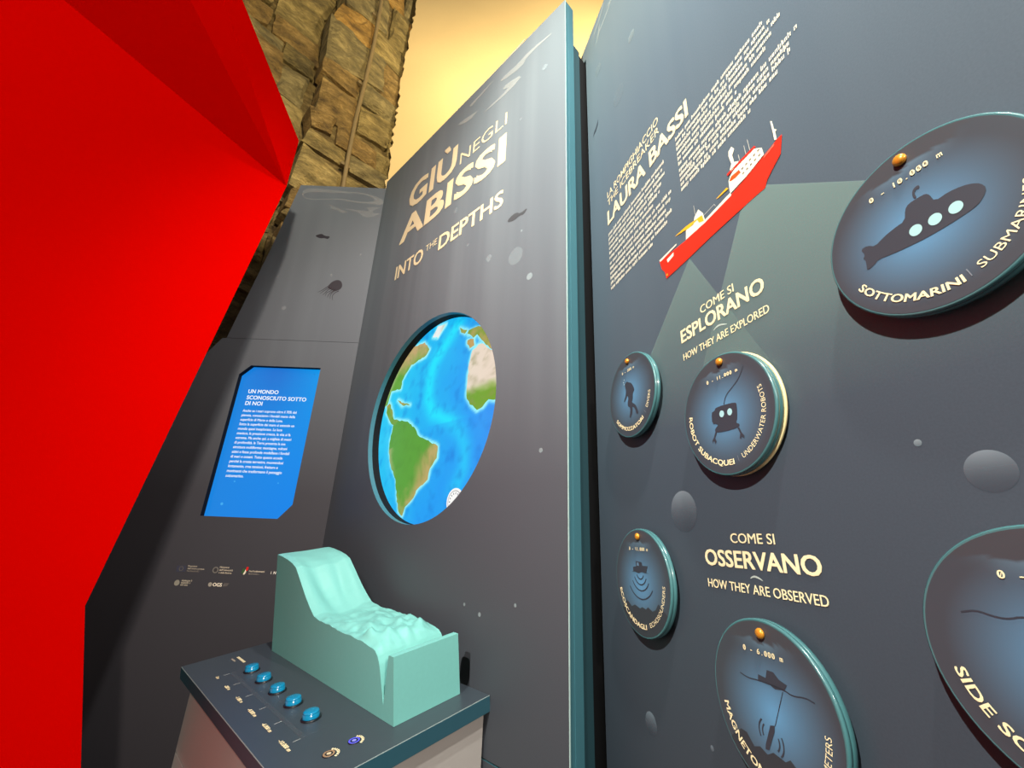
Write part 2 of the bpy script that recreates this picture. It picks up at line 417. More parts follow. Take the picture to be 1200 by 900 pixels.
def glyphs(s, bold=0.0, mono=False):
    """outline of a line of text as (verts, faces, width); cap height 1, starts at x = 0"""
    key = (s, bold, mono)
    if key in _tc:
        return _tc[key]
    if mono:
        vs, fs, x = [], [], 0.0
        for ch in s:
            if ch != ' ':
                v, f, w = glyphs(ch, bold)
                k = min(1.0, 0.62 / max(w, 0.01))
                o = len(vs)
                ox = x + (0.62 - w * k) / 2
                vs += [(ox + p[0] * k, p[1], ly(p)) for p in v]
                fs += [tuple(i + o for i in g) for g in f]
                if ch == '0':
                    o = len(vs)
                    vs += [(x + .20, .22), (x + .27, .22), (x + .43, .78), (x + .36, .78)]
                    fs.append((o, o + 1, o + 2, o + 3))
            x += 0.80
        _tc[key] = (vs, fs, x - 0.18)
        return _tc[key]
    if bold > 0.006:                      # heavier weight: the outline overlaid with itself a hair apart
        v, f, w = glyphs(s, 0.0)
        vs, fs = [], []
        k = bold * 1.25
        for la, (dx, dy) in enumerate(((0, 0), (-k, -k * .7), (k, -k * .7), (k, k * .7), (-k, k * .7), (k, 0), (-k, 0))):
            o = len(vs)
            vs += [(p[0] + dx + k, p[1] + dy, la) for p in v]
            fs += [tuple(i + o for i in g) for g in f]
        _tc[key] = (vs, fs, w + 2 * k)
        return _tc[key]
    cu = bpy.data.curves.new('t', 'FONT')
    cu.body = s
    cu.size = 1
    cu.offset = bold
    cu.resolution_u = 3
    ob = bpy.data.objects.new('t', cu)
    COL.objects.link(ob)
    dg = bpy.context.evaluated_depsgraph_get()
    me = bpy.data.meshes.new_from_object(ob.evaluated_get(dg))
    vs = [(v.co.x, v.co.y) for v in me.vertices]
    fs = [tuple(p.vertices) for p in me.polygons]
    bpy.data.objects.remove(ob)
    bpy.data.curves.remove(cu)
    bpy.data.meshes.remove(me)
    x0 = min(v[0] for v in vs)
    CAP = 0.729
    vs = [((v[0] - x0) / CAP, v[1] / CAP) for v in vs]
    _tc[key] = (vs, fs, max(v[0] for v in vs))
    return _tc[key]


def text(s, x0, x1, z, cap, y, rgb, parent, bold=0.0, slant=0.0, name='lettering', mt=None, mono=False):
    v, f, w = glyphs(s, bold, mono)
    k = (x1 - x0) / w if x1 is not None else cap
    vs = [(x0 + p[0] * k + p[1] * cap * slant, y - ly(p) * 4e-5, z + p[1] * cap) for p in v]
    return mesh(name, vs, f, mt or INK, parent, ink=[rgb] * len(vs))


def arc_text(s, a0, a1, r_out, cap, y, rgb, parent, bold=0.0, name='lettering', mt=None):
    """text along the lower rim of a disc, letter tops towards its centre"""
    v, f, w = glyphs(s, bold)
    vs = []
    for p in v:
        a = R(a0 + (a1 - a0) * p[0] / w)
        r = r_out - p[1] * cap
        vs.append((r * math.cos(a), y - ly(p) * 4e-5, r * math.sin(a)))
    return mesh(name, vs, f, mt or INK, parent, ink=[rgb] * len(vs))


def small_print(x0, z0, dz, ends, xh, y, rgb, parent, seed, starts=None):
    """rows of lettering too fine to read in the photograph: letter-sized marks grouped into words"""
    rnd = random.Random(seed)
    vs, fs = [], []
    for r_, xe in enumerate(ends):
        z = z0 - dz * r_
        x = x0
        n = rnd.randint(2, 9)
        while x < xe - xh * .6:
            w = xh * rnd.uniform(.5, .72)
            h = xh * (1.45 if rnd.random() < .25 else 1.0)
            lo = -xh * .4 if rnd.random() < .08 else 0
            o = len(vs)
            sl = xh * .12
            t = xh * .24
            # open letter shape: two stems and a cross stroke
            for (ax, az, bx, bz) in ((0, lo, t, h), (w - t, 0, w, xh), (t, xh - t, w - t, xh) if rnd.random() < .5 else (t, 0, w - t, t)):
                o = len(vs)
                vs += [(x + ax, y, z + az), (x + bx, y, z + az), (x + bx + sl, y, z + bz), (x + ax + sl, y, z + bz)]
                fs.append((o, o + 1, o + 2, o + 3))
            x += w + xh * .2
            n -= 1
            if n == 0:
                x += xh * .6
                n = rnd.randint(2, 9)
    return mesh('small_lettering', vs, fs, INK, parent, ink=[rgb] * len(vs))


INK = print_mat('printed_ink', 0.5)
SCREEN_INK = print_mat('lit_screen_image', 0.25, 1.0)
M_EDGE = mat('teal_board_edge', (62, 112, 124), 0.45)
M_EDGE_DARK = mat('dark_teal_frame', (34, 66, 74), 0.5)
M_BLACK = mat('black_matt', (9, 10, 12), 0.7, spec=0.2)
M_LINE = mat('pale_edge_highlight', (170, 200, 196), 0.4)  # pale tone standing for a bevel highlight
CREAM = (255, 241, 194)
SEA_L = panel_mat('sea_print_narrow_panel', [(0, (52, 51, 55)), (.35, (68, 67, 72)), (.7, (108, 114, 120)), (1, (134, 144, 148))], 0.10)
SEA_M = panel_mat('sea_print_title_panel', [(0, (58, 62, 68)), (.35, (76, 79, 86)), (.7, (110, 119, 126)), (1, (134, 149, 154))], 0.22)
SEA_R = panel_mat('sea_print_disc_panel', [(0, (48, 54, 61)), (.35, (68, 79, 90)), (.7, (97, 115, 128)), (1, (128, 146, 150))], 0.06)

# ------------------------------------------------------------------ the building: floor, stone wall, plastered wall
M_FLOOR = mat('dark_floor', (60, 58, 56), 0.6, nscale=3, namt=0.15)
fl = mesh('floor', [(-6, -5, 0), (6, -5, 0), (6, 7, 0), (-6, 7, 0)], [(0, 1, 2, 3)], M_FLOOR)
tag(fl, 'dark grey gallery floor', kind='structure')


def stone_mat(name, a, b, c, sc):
    mt, N, L, P = base_mat(name)
    tc = N.new('ShaderNodeTexCoord')
    mpg = N.new('ShaderNodeMapping')
    mpg.inputs['Rotation'].default_value = (0, R(24), 0)
    mpg.inputs['Scale'].default_value = (1, 1, 2.6)
    L.new(tc.outputs['Object'], mpg.inputs[0])
    n1 = N.new('ShaderNodeTexNoise')
    n1.inputs['Scale'].default_value = sc
    n1.inputs['Detail'].default_value = 8
    n1.inputs['Roughness'].default_value = 0.65
    L.new(mpg.outputs[0], n1.inputs['Vector'])
    cr = N.new('ShaderNodeValToRGB')
    e = cr.color_ramp.elements
    e[0].position, e[0].color = 0.33, l4(a)
    e[1].position, e[1].color = 0.68, l4(c)
    k = e.new(0.5)
    k.color = l4(b)
    L.new(n1.outputs[0], cr.inputs[0])
    n2 = N.new('ShaderNodeTexNoise')
    n2.inputs['Scale'].default_value = sc * 9
    n2.inputs['Detail'].default_value = 6
    L.new(mpg.outputs[0], n2.inputs['Vector'])
    mr = N.new('ShaderNodeMapRange')
    mr.inputs['To Min'].default_value = 0.45
    mr.inputs['To Max'].default_value = 1.5
    L.new(n2.outputs[0], mr.inputs['Value'])
    vm = N.new('ShaderNodeVectorMath')
    vm.operation = 'SCALE'
    L.new(cr.outputs[0], vm.inputs[0])
    L.new(mr.outputs[0], vm.inputs['Scale'])
    L.new(vm.outputs[0], P.inputs['Base Color'])
    bp = N.new('ShaderNodeBump')
    bp.inputs['Strength'].default_value = 0.9
    bp.inputs['Distance'].default_value = 0.02
    ad = N.new('ShaderNodeMath')
    ad.operation = 'ADD'
    L.new(n1.outputs[0], ad.inputs[0])
    L.new(n2.outputs[0], ad.inputs[1])
    L.new(ad.outputs[0], bp.inputs['Height'])
    L.new(bp.outputs[0], P.inputs['Normal'])
    P.inputs['Roughness'].default_value = 0.85
    return mt


STONES = [stone_mat('stone_olive', (80, 70, 44), (128, 112, 70), (176, 156, 104), 4.0),
          stone_mat('stone_grey', (84, 76, 56), (122, 110, 76), (164, 148, 104), 5.0),
          stone_mat('stone_ochre', (96, 74, 40), (150, 116, 58), (184, 150, 88), 4.5),
          stone_mat('stone_brown', (82, 66, 42), (130, 106, 62), (172, 144, 92), 5.5)]
M_MORTAR = stone_mat('mortar', (86, 72, 46), (120, 102, 64), (160, 140, 94), 12)

# wall frame: x along the wall, y into it, z up
wall = empty('wall_back', (-0.7055 * 2.68, 0.7087 * 2.68, 0), (0, 0, R(44.868)))
tag(wall, 'rough stone wall rising behind the exhibit panels', kind='structure')
XC, XE = 0.49, 1.60           # left corner of the pier, far end of the pier
bk = mesh('mortar_bed', [(XC + .03, .05, 0), (XE, .05, 0), (XE, .05, 6.8), (XC + .03, .05, 6.8),
                         (XC + .03, .21, 0), (XC + .03, .21, 6.8), (-2.4, .21, 0), (-2.4, .21, 6.8)],
          [(0, 1, 2, 3), (4, 0, 3, 5), (6, 4, 5, 7)], M_MORTAR, wall)


def stone(x0, x1, z0, z1, y, depth, seed, mt):
    rnd = random.Random(seed)
    nx, nz = 8, 6
    j = min(x1 - x0, z1 - z0) * 0.20
    cs = [(x0 + rnd.uniform(-j, j) * .6, z0 + rnd.uniform(-j, j)), (x1 + rnd.uniform(-j, j) * .6, z0 + rnd.uniform(-j, j)),
          (x1 + rnd.uniform(-j, j) * .6, z1 + rnd.uniform(-j, j)), (x0 + rnd.uniform(-j, j) * .6, z1 + rnd.uniform(-j, j))]
    off = Vector((rnd.uniform(0, 50), rnd.uniform(0, 50), rnd.uniform(0, 50)))
    tx, tz = rnd.uniform(-.025, .025), rnd.uniform(-.03, .03)
    yy = y + rnd.uniform(-.012, .014)
    vs, fs = [], []
    for b in range(nz):
        v = b / (nz - 1)
        for a in range(nx):
            u = a / (nx - 1)
            x = (cs[0][0] * (1 - u) + cs[1][0] * u) * (1 - v) + (cs[3][0] * (1 - u) + cs[2][0] * u) * v
            z = (cs[0][1] * (1 - u) + cs[1][1] * u) * (1 - v) + (cs[3][1] * (1 - u) + cs[2][1] * u) * v
            e = min(u, 1 - u) * (x1 - x0)
            f = min(v, 1 - v) * (z1 - z0)
            rim = 0.020 * max(0, 1 - min(e, f) / 0.02)
            p = Vector((x, 0, z))
            n1 = noise.noise(p * 6 + off)
            n2 = noise.noise(p * 17 + off)
            k = 0.5 if rim else 1
            n3 = noise.noise(p * 40 + off)
            vs.append((x + n2 * .016, yy + rim + (n1 * .030 + n2 * .016 + n3 * .008) * k + tx * (u - .5) + tz * (v - .5), z + n1 * .022 + n3 * .006))
    for b in range(nz - 1):
        for a in range(nx - 1):
            i = b * nx + a
            fs.append((i, i + 1, i + nx + 1, i + nx))
    ring = list(range(nx)) + [nx - 1 + nx * k for k in range(1, nz)] + [nx * nz - 1 - k for k in range(1, nx)] + [nx * (nz - 1 - k) for k in range(1, nz - 1)]
    o = len(vs)
    for i in ring:
        vs.append((vs[i][0], y + depth, vs[i][2]))
    for k in range(len(ring)):
        k2 = (k + 1) % len(ring)
        fs.append((ring[k2], ring[k], o + k, o + k2))
    return mesh('stone', vs, fs, mt, wall)


rs = random.Random(11)
sd = 100
# pier: large dressed blocks in level courses, broken near the conduit
z = 2.35
while z < 6.7:
    hgt = rs.choice([.2, .3, .34, .42, .46])
    if z < 3.2: hgt = rs.uniform(.2, .3)
    cuts = [XC]
    s1 = rs.choice([.80, .80, .82, .68, .93])
    cuts += [s1] + ([1.02] if s1 < .75 else []) + [1.17 + rs.uniform(-.08, .1), 1.62]
    for a, b in zip(cuts[:-1], cuts[1:]):
        tall = hgt
        sd += 1
        if tall > .28 and rs.random() < .3 and b - a < .45:
            k = rs.uniform(.35, .65)
            stone(a + .006, b - .006, z + .006, z + tall * k - .005, 0.0, .17, sd, rs.choice(STONES))
            sd += 1
            stone(a + .006, b - .006, z + tall * k + .005, z + tall - .006, 0.0, .17, sd, rs.choice(STONES))
        else:
            stone(a + .006, b - .006, z + .006, z + tall - .006, 0.0, .17, sd, rs.choice(STONES))
    z += hgt
# recessed rubble face left of the pier
z = 2.6
while z < 6.7:
    hgt = rs.uniform(.14, .34)
    x = XC - .01
    while x > -.95:
        w = rs.uniform(.2, .55)
        sd += 1
        stone(x - w + .007, x - .007, z + .006, z + hgt - .006, .15, .07, sd, STONES[rs.choice([0, 0, 1, 1, 3])])
        x -= w
    z += hgt
# old conduit clipped to the pier
M_PIPE = mat('painted_conduit', (122, 106, 76), 0.6, nscale=30, namt=.2)


def tube(name, pts, r, mt, parent, n=10):
    vs, fs = [], []
    for i, p in enumerate(pts):
        a = Vector(pts[max(0, i - 1)])
        b = Vector(pts[min(len(pts) - 1, i + 1)])
        t = (b - a).normalized()
        s = t.orthogonal().normalized()
        u = t.cross(s)
        if i and (Vector(vs[-n]) - Vector(pts[i - 1])).dot(s) < 0 and False:
            s = -s
        for k in range(n):
            an = 2 * math.pi * k / n
            vs.append(tuple(Vector(p) + (s * math.cos(an) + u * math.sin(an)) * r))
        if i:
            for k in range(n):
                fs.append((n * (i - 1) + k, n * (i - 1) + (k + 1) % n, n * i + (k + 1) % n, n * i + k))
    fs += [tuple(range(n))[::-1], tuple(range(n * (len(pts) - 1), n * len(pts)))]
    return mesh(name, vs, fs, mt, parent, smooth=True)


cond = empty('conduit_pipe', (wall.location.x + .7087 * .80, wall.location.y + .7055 * .80, 2.4), (0, 0, R(44.868)))
tag(cond, 'thin painted conduit running up the stone pier', 'pipe')
tube('pipe', [(.012 * math.sin(k * 1.3) - .006 * k + .02, -.045, .45 * k) for k in range(10)], .016, M_PIPE, cond)
for k in range(5):
    box('clip', (-.03 - .012 * k, -.03, .50 + .85 * k), (.04 - .012 * k, .0, .525 + .85 * k), M_PIPE, cond, .003)

# plastered wall: broken plaster edge where it meets the stone
M_PLASTER = mat('cream_plaster', (226, 200, 152), 0.85, nscale=2.2, namt=.08, bump=.25, bscale=35)
M_CHIP = mat('broken_plaster', (236, 222, 190), 0.9, nscale=60, namt=.2)
rp = random.Random(4)
edge = []
z = 0.0
while z < 6.75:
    edge.append((-1.085 + rp.uniform(-.016, .016) + .012 * math.sin(z * 2.1), z))
    z += rp.uniform(.02, .07)
pl = board('wall_right', [(3.5, 0), (3.5, 6.8)] + [(x, min(zz, 6.8)) for x, zz in reversed(edge)], None, 2.645, 2.70, [M_PLASTER, M_CHIP, M_PLASTER], None)
tag(pl, 'cream plastered wall behind the title panel', kind='structure')

# ------------------------------------------------------------------ red folded partition on the left
M_RED = mat('red_lacquer', (200, 2, 0), 0.65, spec=0.0, nscale=3, namt=.04, bump=.05, bscale=300)
V0 = Vector((-.966, 1.383, 2.526))


def ext(p, q, k):
    return p + (q - p) * k


pa = ext(V0, Vector((-1.388, .821, 2.657)), 1.9)
pb = ext(V0, Vector((-1.062, .858, 2.747)), 1.9)
pc_near = Vector((-.985, .939, 2.905))
pd = Vector((-.966, 1.380, 2.773))
pc = ext(pd, pc_near, 2.3)
pe = Vector((-1.077, 1.234, .987))
pf = Vector((-1.021, 1.312, .62))
pg = Vector((-1.0, 1.338, 0.0))
dirA = Vector((-.6, -.8, 0)).normalized()
ph = pg + dirA * 2.2
red = empty('red_partition', (pg.x, pg.y, 0))
tag(red, 'tall folded bright red partition with an overhang on the left', 'partition')


def sheet(name, pts, away, t, mt, parent):
    o = Vector(parent.location)
    n = len(pts)
    away = Vector(away).normalized() * t
    vs = [tuple(p - o) for p in pts] + [tuple(p - o + away) for p in pts]
    fs = [tuple(range(n)), tuple(range(2 * n - 1, n - 1, -1))] + [(i, i + n, (i + 1) % n + n, (i + 1) % n) for i in range(n)]
    return mesh(name, vs, fs, mt, parent)


sheet('wall_sheet', [V0, pe, pf, pg, ph, Vector((ph.x, ph.y, pa.z)), pa], (-.8, .6, 0), .03, M_RED, red)
sheet('soffit', [V0, pa, pb], (0, 0, 1), .02, M_RED, red)
sheet('fascia', [V0, pb, pc, pd], (-1, 0, .1), .02, M_RED, red)

# ------------------------------------------------------------------ narrow panel with the blue screen
LROT = (0, 0, R(-0.458))
OL = (-.7475, 1.8607, 0)
pL = empty('narrow_panel', OL, LROT)
tag(pL, 'narrow dark grey panel with small fish and squid, holding the blue screen', 'panel')
SY = .024
scr = [(-.532, 1.228), (-.2075, 1.228), (-.157, 1.287), (-.157, 1.9085), (-.487, 1.9085), (-.532, 1.862)]
board('board', [(0, 0), (0, 2.045), (-.66, 2.045), (-.82, 1.8), (-1.0, 1.45), (-1.0, 0)], scr, 0, .02, [SEA_L, M_BLACK, M_BLACK], pL)
board('board', [(0, 2.0465), (0, 2.995), (-.478, 2.998), (-.545, 2.575), (-.64, 2.0465)], None, 0, .02, [SEA_L, M_EDGE_DARK, M_BLACK], pL)
board('screen_liner', [(x * 1.0 - (.004 if x < -.3 else -.004), z_ + (.004 if z_ > 1.5 else -.004)) for x, z_ in scr], scr, .0203, .0236, [M_BLACK] * 3, pL)


def grey(a, k=0.0):
    return lambda x, z_: (176 - k, 182 - k, 180 - k, a)


def band(name, outer, inner, y, col, parent):
    n = max(len(outer), len(inner))
    o = smooth_loop(outer, 1)
    i = smooth_loop(inner, 1)
    bm = bmesh.new()
    es = []
    for pts in (o, i):
        v = [bm.verts.new((x, y, zz)) for x, zz in pts]
        es += [bm.edges.new((v[k], v[(k + 1) % len(v)])) for k in range(len(v))]
    bmesh.ops.triangle_fill(bm, edges=es, use_beauty=True)
    vs = [tuple(v.co) for v in bm.verts]
    bm.verts.index_update()
    fs = [tuple(v.index for v in f.verts) for f in bm.faces]
    bm.free()
    return mesh(name, vs, fs, INK, parent, ink=[col] * len(vs))


band('caustic_print', SH['cL1o'], SH['cL1'], -.0006, (205, 210, 205, .42), pL)
flat('caustic_print', smooth_loop(SH['cL2'], 1), -.0006, (205, 210, 205), pL, alpha=.35)
flat('caustic_print', smooth_loop(SH['cL3'], 1), -.0006, (205, 210, 205), pL, alpha=.28)
flat('fish_print', smooth_loop(SH['fishL'], 1), -.0006, (58, 52, 60), pL, alpha=.75)
sq = SH['squid']
flat('squid_print', smooth_loop([(-.134, 2.3673), (-.146, 2.389), (-.166, 2.393), (-.186, 2.384), (-.2, 2.366), (-.208, 2.348), (-.19, 2.336), (-.168, 2.328), (-.146, 2.332), (-.134, 2.348)], 2), -.0006, (60, 52, 58), pL, alpha=.65)
rq = random.Random(3)
for k in range(7):
    a0 = (-.205 + k * .010, 2.352 - k * .004)
    pts = [a0, (a0[0] - .016, a0[1] - .012 + rq.uniform(-.006, .006)), (a0[0] - .030, a0[1] - .028 + rq.uniform(-.008, .008)), (a0[0] - .046 + .004 * k, a0[1] - .036 - .003 * k)]
    ribbon('tentacle_print', smooth_loop(pts, 2, False), lambda t: .006 * (1 - t * .75), -.0007, (60, 52, 58), pL, .6)
for bx, bz, br in ((-.2, 2.42, .007), (-.47, 2.4, .006), (-.07, 2.55, .006), (-.4, 2.22, .012), (-.1, 1.1, .006)):
    flat('bubble_print', circle(bx, bz, br, 16), -.0006, (190, 196, 198), pL, alpha=.25)

# sponsors' logos printed low on the panel
LG = (214, 200, 176)
flat('logo_emblem', [(-.566, 1.012), (-.529, 1.014), (-.531, 1.036), (-.568, 1.035)], -.0006, (62, 64, 82), pL, alpha=.9)
for k in range(12):
    flat('logo_star', circle(-.5485 + .0075 * math.cos(k * math.pi / 6), 1.0242 + .0075 * math.sin(k * math.pi / 6), .0011, 6), -.0009, (150, 140, 96), pL)
for s, x1, zz, c in (('Finanziato', -.487, 1.0325, LG), ("dall'Unione europea", -.4560, 1.0235, LG), ('NextGenerationEU', -.475, 1.0145, (150, 140, 126))):
    text(s, -.5235, x1, zz, .0058, -.0008, c, pL, .004)
flat('logo_emblem', circle(-.4105, 1.0245, .0118, 24), -.0006, (132, 128, 120), pL, alpha=.8)
flat('logo_emblem', circle(-.4105, 1.0245, .0078, 24), -.0008, (62, 58, 60), pL, alpha=.9)
for s, x1, zz in (('Ministero', -.3575, 1.0325), ("dell'Università", -.3410, 1.0225), ('e della Ricerca', -.3430, 1.0125)):
    text(s, -.395, x1, zz, .0066, -.0008, LG, pL, .012)
flat('logo_emblem', [(-.305, 1.017), (-.296, 1.017), (-.293, 1.036), (-.302, 1.034)], -.0006, (56, 92, 46), pL)
flat('logo_emblem', smooth_loop([(-.298, 1.012), (-.29, 1.012), (-.284, 1.03), (-.289, 1.034), (-.294, 1.02)], 1), -.0008, (236, 226, 200), pL)
flat('logo_emblem', smooth_loop([(-.289, 1.024), (-.281, 1.027), (-.279, 1.041), (-.289, 1.041)], 1), -.0010, (214, 30, 26), pL)
text('Italia', -.275, -.250, 1.0225, .0072, -.0008, LG, pL)
text('domani', -.249, -.2133, 1.0225, .0072, -.0008, LG, pL, .02)
small_print(-.275, 1.0135, .005, (-.232,), .0034, -.0008, (150, 142, 130), pL, 45)
text('i', -.187, -.1845, 1.018, .011, -.0008, (240, 234, 220), pL, .01)
text('N', -.177, -.167, 1.018, .011, -.0008, (240, 234, 220), pL, .02, .15)
flat('logo_emblem', circle(-.5505, .9725, .0105, 20), -.0006, (150, 146, 132), pL, alpha=.9)
for k, x1 in enumerate((-.493, -.497, -.503)):
    small_print(-.534, .9785 - .0078 * k, .0078, (x1,), .0048, -.0008, (190, 180, 158), pL, 40 + k)
flat('logo_emblem', circle(-.4175, .9715, .0078, 20), -.0006, (168, 160, 146), pL, alpha=.9)
text('OGS', -.4065, -.3700, .9655, .0128, -.0008, (250, 238, 214), pL, .03)
flat('logo_emblem', [(-.368, .966), (-.350, .966), (-.342, .979), (-.364, .979)], -.0006, (112, 106, 102), pL, alpha=.6)

# the screen itself
st = empty('text_screen', (OL[0], OL[1], 0), LROT)
tag(st, 'bright blue screen with cut corners and white Italian text', 'screen')
g_v, g_f, g_c = [], [], []
for b in range(15):
    for a in range(11):
        u, v = a / 10, b / 14
        g_v.append((-.56 + u * .43, SY, 1.205 + v * .725))
        d = max(0, min(1, (v - .55) / .45)) * max(0, 1 - abs(u - .45) / .45)
        g_c.append((4 + 24 * d, 130 - 30 * d + 22 * v * u, 222 - 22 * d + 12 * u, 1))
for b in range(14):
    for a in range(10):
        i = b * 11 + a
        g_f.append((i, i + 1, i + 12, i + 11))
mesh('display', g_v, g_f, SCREEN_INK, st, ink=g_c)
box('screen_housing', (-.56, SY + .001, 1.2), (-.13, SY + .03, 1.94), M_BLACK, st, .003)
ribbon('edge_line', [(-.1605, 1.905), (-.1605, 1.287), (-.2095, 1.2305)], .0016, SY - .0012, (150, 214, 255), st, 1, SCREEN_INK)
W = (236, 246, 255)
for s, x1, zz in (('UN MONDO', -.3555, 1.7868), ('SCONOSCIUTO SOTTO', -.2190, 1.7567), ('DI NOI', -.4172, 1.7290)):
    text(s, -.4827, x1 + .0143, zz - .008, .0190, SY - .001, W, st, .028, 0, mt=SCREEN_INK)
body = ['Anche se i mari coprono oltre il 70% del', 'pianeta, conosciamo i fondali meno della', 'superficie di Marte o della Luna.', 'Sotto la superficie del mare si estende un', 'mondo quasi inesplorato. La luce', 'svanisce, la pressione cresce, la vita si fa', 'estrema. Ma anche qui, a migliaia di metri', 'di profondità, la Terra presenta la sua', 'struttura multiforme: montagne, vulcani', 'attivi e fosse profonde modellano i fondali', 'di mari e oceani. Tutto questo accade', 'perché la crosta terrestre, muovendosi', 'lentamente, crea tensioni, fratture e', 'movimenti che trasformano il paesaggio', 'sottomarino.']
for k, s in enumerate(body):
    w = glyphs(s, .016)[2]
    text(s, -.4850, -.4850 + w * .0110, 1.6880 - .02105 * k, .0126, SY - .001, W, st, .016, 0, mt=SCREEN_INK)
for bx, bz, br in ((-.47, 1.28, .006), (-.44, 1.375, .0035), (-.25, 1.375, .003)):
    flat('bubble_image', circle(bx, bz, br, 14), SY - .001, (60, 170, 240), st, SCREEN_INK)

# ------------------------------------------------------------------ title panel with the globe
MROT = (0, 0, R(-45.132))
pM = empty('title_panel', OL, MROT)
tag(pM, 'tall dark panel titled GIÙ NEGLI ABISSI with a round globe opening', 'panel')
HX, HZ, HR = .6252, 1.590, .370
XR = 1.2535
hole = circle(HX, HZ, HR, 96)
board('board', [(0, .743), (XR - .002, .743), (XR - .002, 3.043), (0, 3.043)], hole, 0, .018, [SEA_M, M_EDGE, M_BLACK], pM)
board('board', [(0, 0), (XR - .002, 0), (XR - .002, .7395), (0, .7395)], None, 0, .018, [SEA_M, M_EDGE, M_BLACK], pM)
box('edge_highlight', (XR - .002, -.0004, 0), (XR - .0003, .0022, 3.043), M_LINE, pM)  # pale strip that paints in the highlight along the panel's end
box('end_frame', (XR - .05, .0185, 0), (XR - .001, .047, 3.043), M_EDGE, pM)
box('back_frame', (XR - .06, .0472, 0), (XR - .004, .085, 2.86), M_EDGE_DARK, pM)
box('shadow_gap_filler', (XR - .06, .0852, 0), (XR - .004, .160, 2.84), M_BLACK, pM)  # black block put in for the darkness of the gap
box('top_rail', (0, .0185, 2.98), (XR - .051, .047, 3.041), M_EDGE_DARK, pM)
board('opening_liner', circle(HX, HZ, HR + .006, 96), circle(HX, HZ, HR + .0005, 96), .0182, .062, [M_BLACK] * 3, pM)
flat('black_patch', smooth_loop([(.921, .858), (.957, .858), (.957, .913), (.945, .918), (.921, .916)], 2), -.0006, (6, 7, 9), pM)  # flat black patch with rounded corners

ty = -.0009
text('GIÙ', .297, .668, 2.660, .1475, ty, CREAM, pM, .030)
text('NEGLI', .694, .975, 2.662, .0665, ty, CREAM, pM, -.004)
text('ABISSI', .262, .979, 2.478, .1425, ty, CREAM, pM, .030)
text('INTO', .270, .492, 2.279, .0735, ty, CREAM, pM, .022)
text('THE', .509, .590, 2.315, .033, ty, CREAM, pM, .0)
text('DEPTHS', .604, .980, 2.275, .0735, ty, CREAM, pM, .022)
flat('fish_print', smooth_loop(SH['fishM'], 1), -.0006, (78, 82, 86), pM, alpha=.9)
for k in range(1, 6):
    flat('caustic_print', smooth_loop(SH['causM%d' % k], 1), -.0006, (206, 216, 210), pM, alpha=.5)
for bx, bz, br, a in ((1.0527, 2.0274, .031, .16), (1.1151, 1.9249, .0115, .4), (.9238, 2.0816, .013, .22), (1.0748, 2.1121, .004, .4), (.8, 2.2, .005, .25), (1.17, 1.4, .006, .3), (.7, 2.42, .012, .2), (1.1, 1.05, .004, .35), (.92, 1.03, .004, .35), (.98, 1.015, .005, .4), (1.05, 2.62, .007, .2), (1.16, 2.78, .012, .35)):
    flat('bubble_print', circle(bx, bz, br, 24), -.0006, (190, 208, 212), pM, alpha=a)

# globe display behind the round opening
gd = empty('globe_display', OL, MROT)
tag(gd, 'round glowing globe display showing the Atlantic Ocean between the continents', 'screen')
GY = .046
ridge = SH['ridge']


def segd(p, a, b):
    ax, az = a
    dx, dz = b[0] - ax, b[1] - az
    t = max(0, min(1, ((p[0] - ax) * dx + (p[1] - az) * dz) / (dx * dx + dz * dz)))
    return math.hypot(p[0] - ax - t * dx, p[1] - az - t * dz)


def mixc(a, b, t):
    t = max(0, min(1, t))
    return tuple(a[i] + (b[i] - a[i]) * t for i in range(3))


LANDS = {k: SH[k] for k in ('south_america', 'central_america', 'north_america', 'greenland', 'africa', 'iberia', 'europe', 'britain', 'cuba')}


def ocean(x, z_):
    u = (x - HX) / HR
    v = (z_ - HZ) / HR
    p = Vector((x * 9, z_ * 9, 1.7))
    n1 = noise.fractal(p, 0.8, 2.1, 4)
    n2 = noise.fractal(Vector((x * 22, z_ * 22, 5.1)), 0.8, 2.1, 3)
    c = mixc((32, 190, 244), (26, 128, 246), .25 + .42 * u - .18 * v + .12 * n1 - .35 * max(0, -u - .4))
    d = min(segd((x, z_), ridge[i], ridge[i + 1]) for i in range(len(ridge) - 1))
    amp = 1 if z_ > 1.55 else .55
    c = mixc(c, (30, 226, 255), amp * math.exp(-(d / (.034 + .012 * n1)) ** 2))
    c = mixc(c, (14, 120, 214), max(0, n2 - .1) * .6)
    c = mixc(c, (60, 220, 250), max(0, (-u * .8 + v * .1 - .35 + .3 * n1)) * .9)
    sh = min(min(segd((x, z_), L_[i], L_[(i + 1) % len(L_)]) for i in range(len(L_))) for L_ in LANDS.values())
    c = mixc(c, (150, 244, 255), 1.15 * math.exp(-((sh + .004 * n2) / .0085) ** 2))
    return c + (1,)


n_, g_v, g_f, g_c = 120, [], [], []
for b in range(n_ + 1):
    for a in range(n_ + 1):
        x = HX - .41 + .82 * a / n_
        z_ = HZ - .41 + .82 * b / n_
        g_v.append((x, GY, z_))
        g_c.append(ocean(x, z_))
for b in range(n_):
    for a in range(n_):
        i = b * (n_ + 1) + a
        x, z_ = g_v[i][0] - HX, g_v[i][2] - HZ
        if math.hypot(x, z_) < .405:
            g_f.append((i, i + 1, i + n_ + 2, i + n_ + 1))
used = sorted({i for f in g_f for i in f})
rm = {i: k for k, i in enumerate(used)}
mesh('ocean_image', [g_v[i] for i in used], [tuple(rm[i] for i in f) for f in g_f], SCREEN_INK, gd, ink=[g_c[i] for i in used])


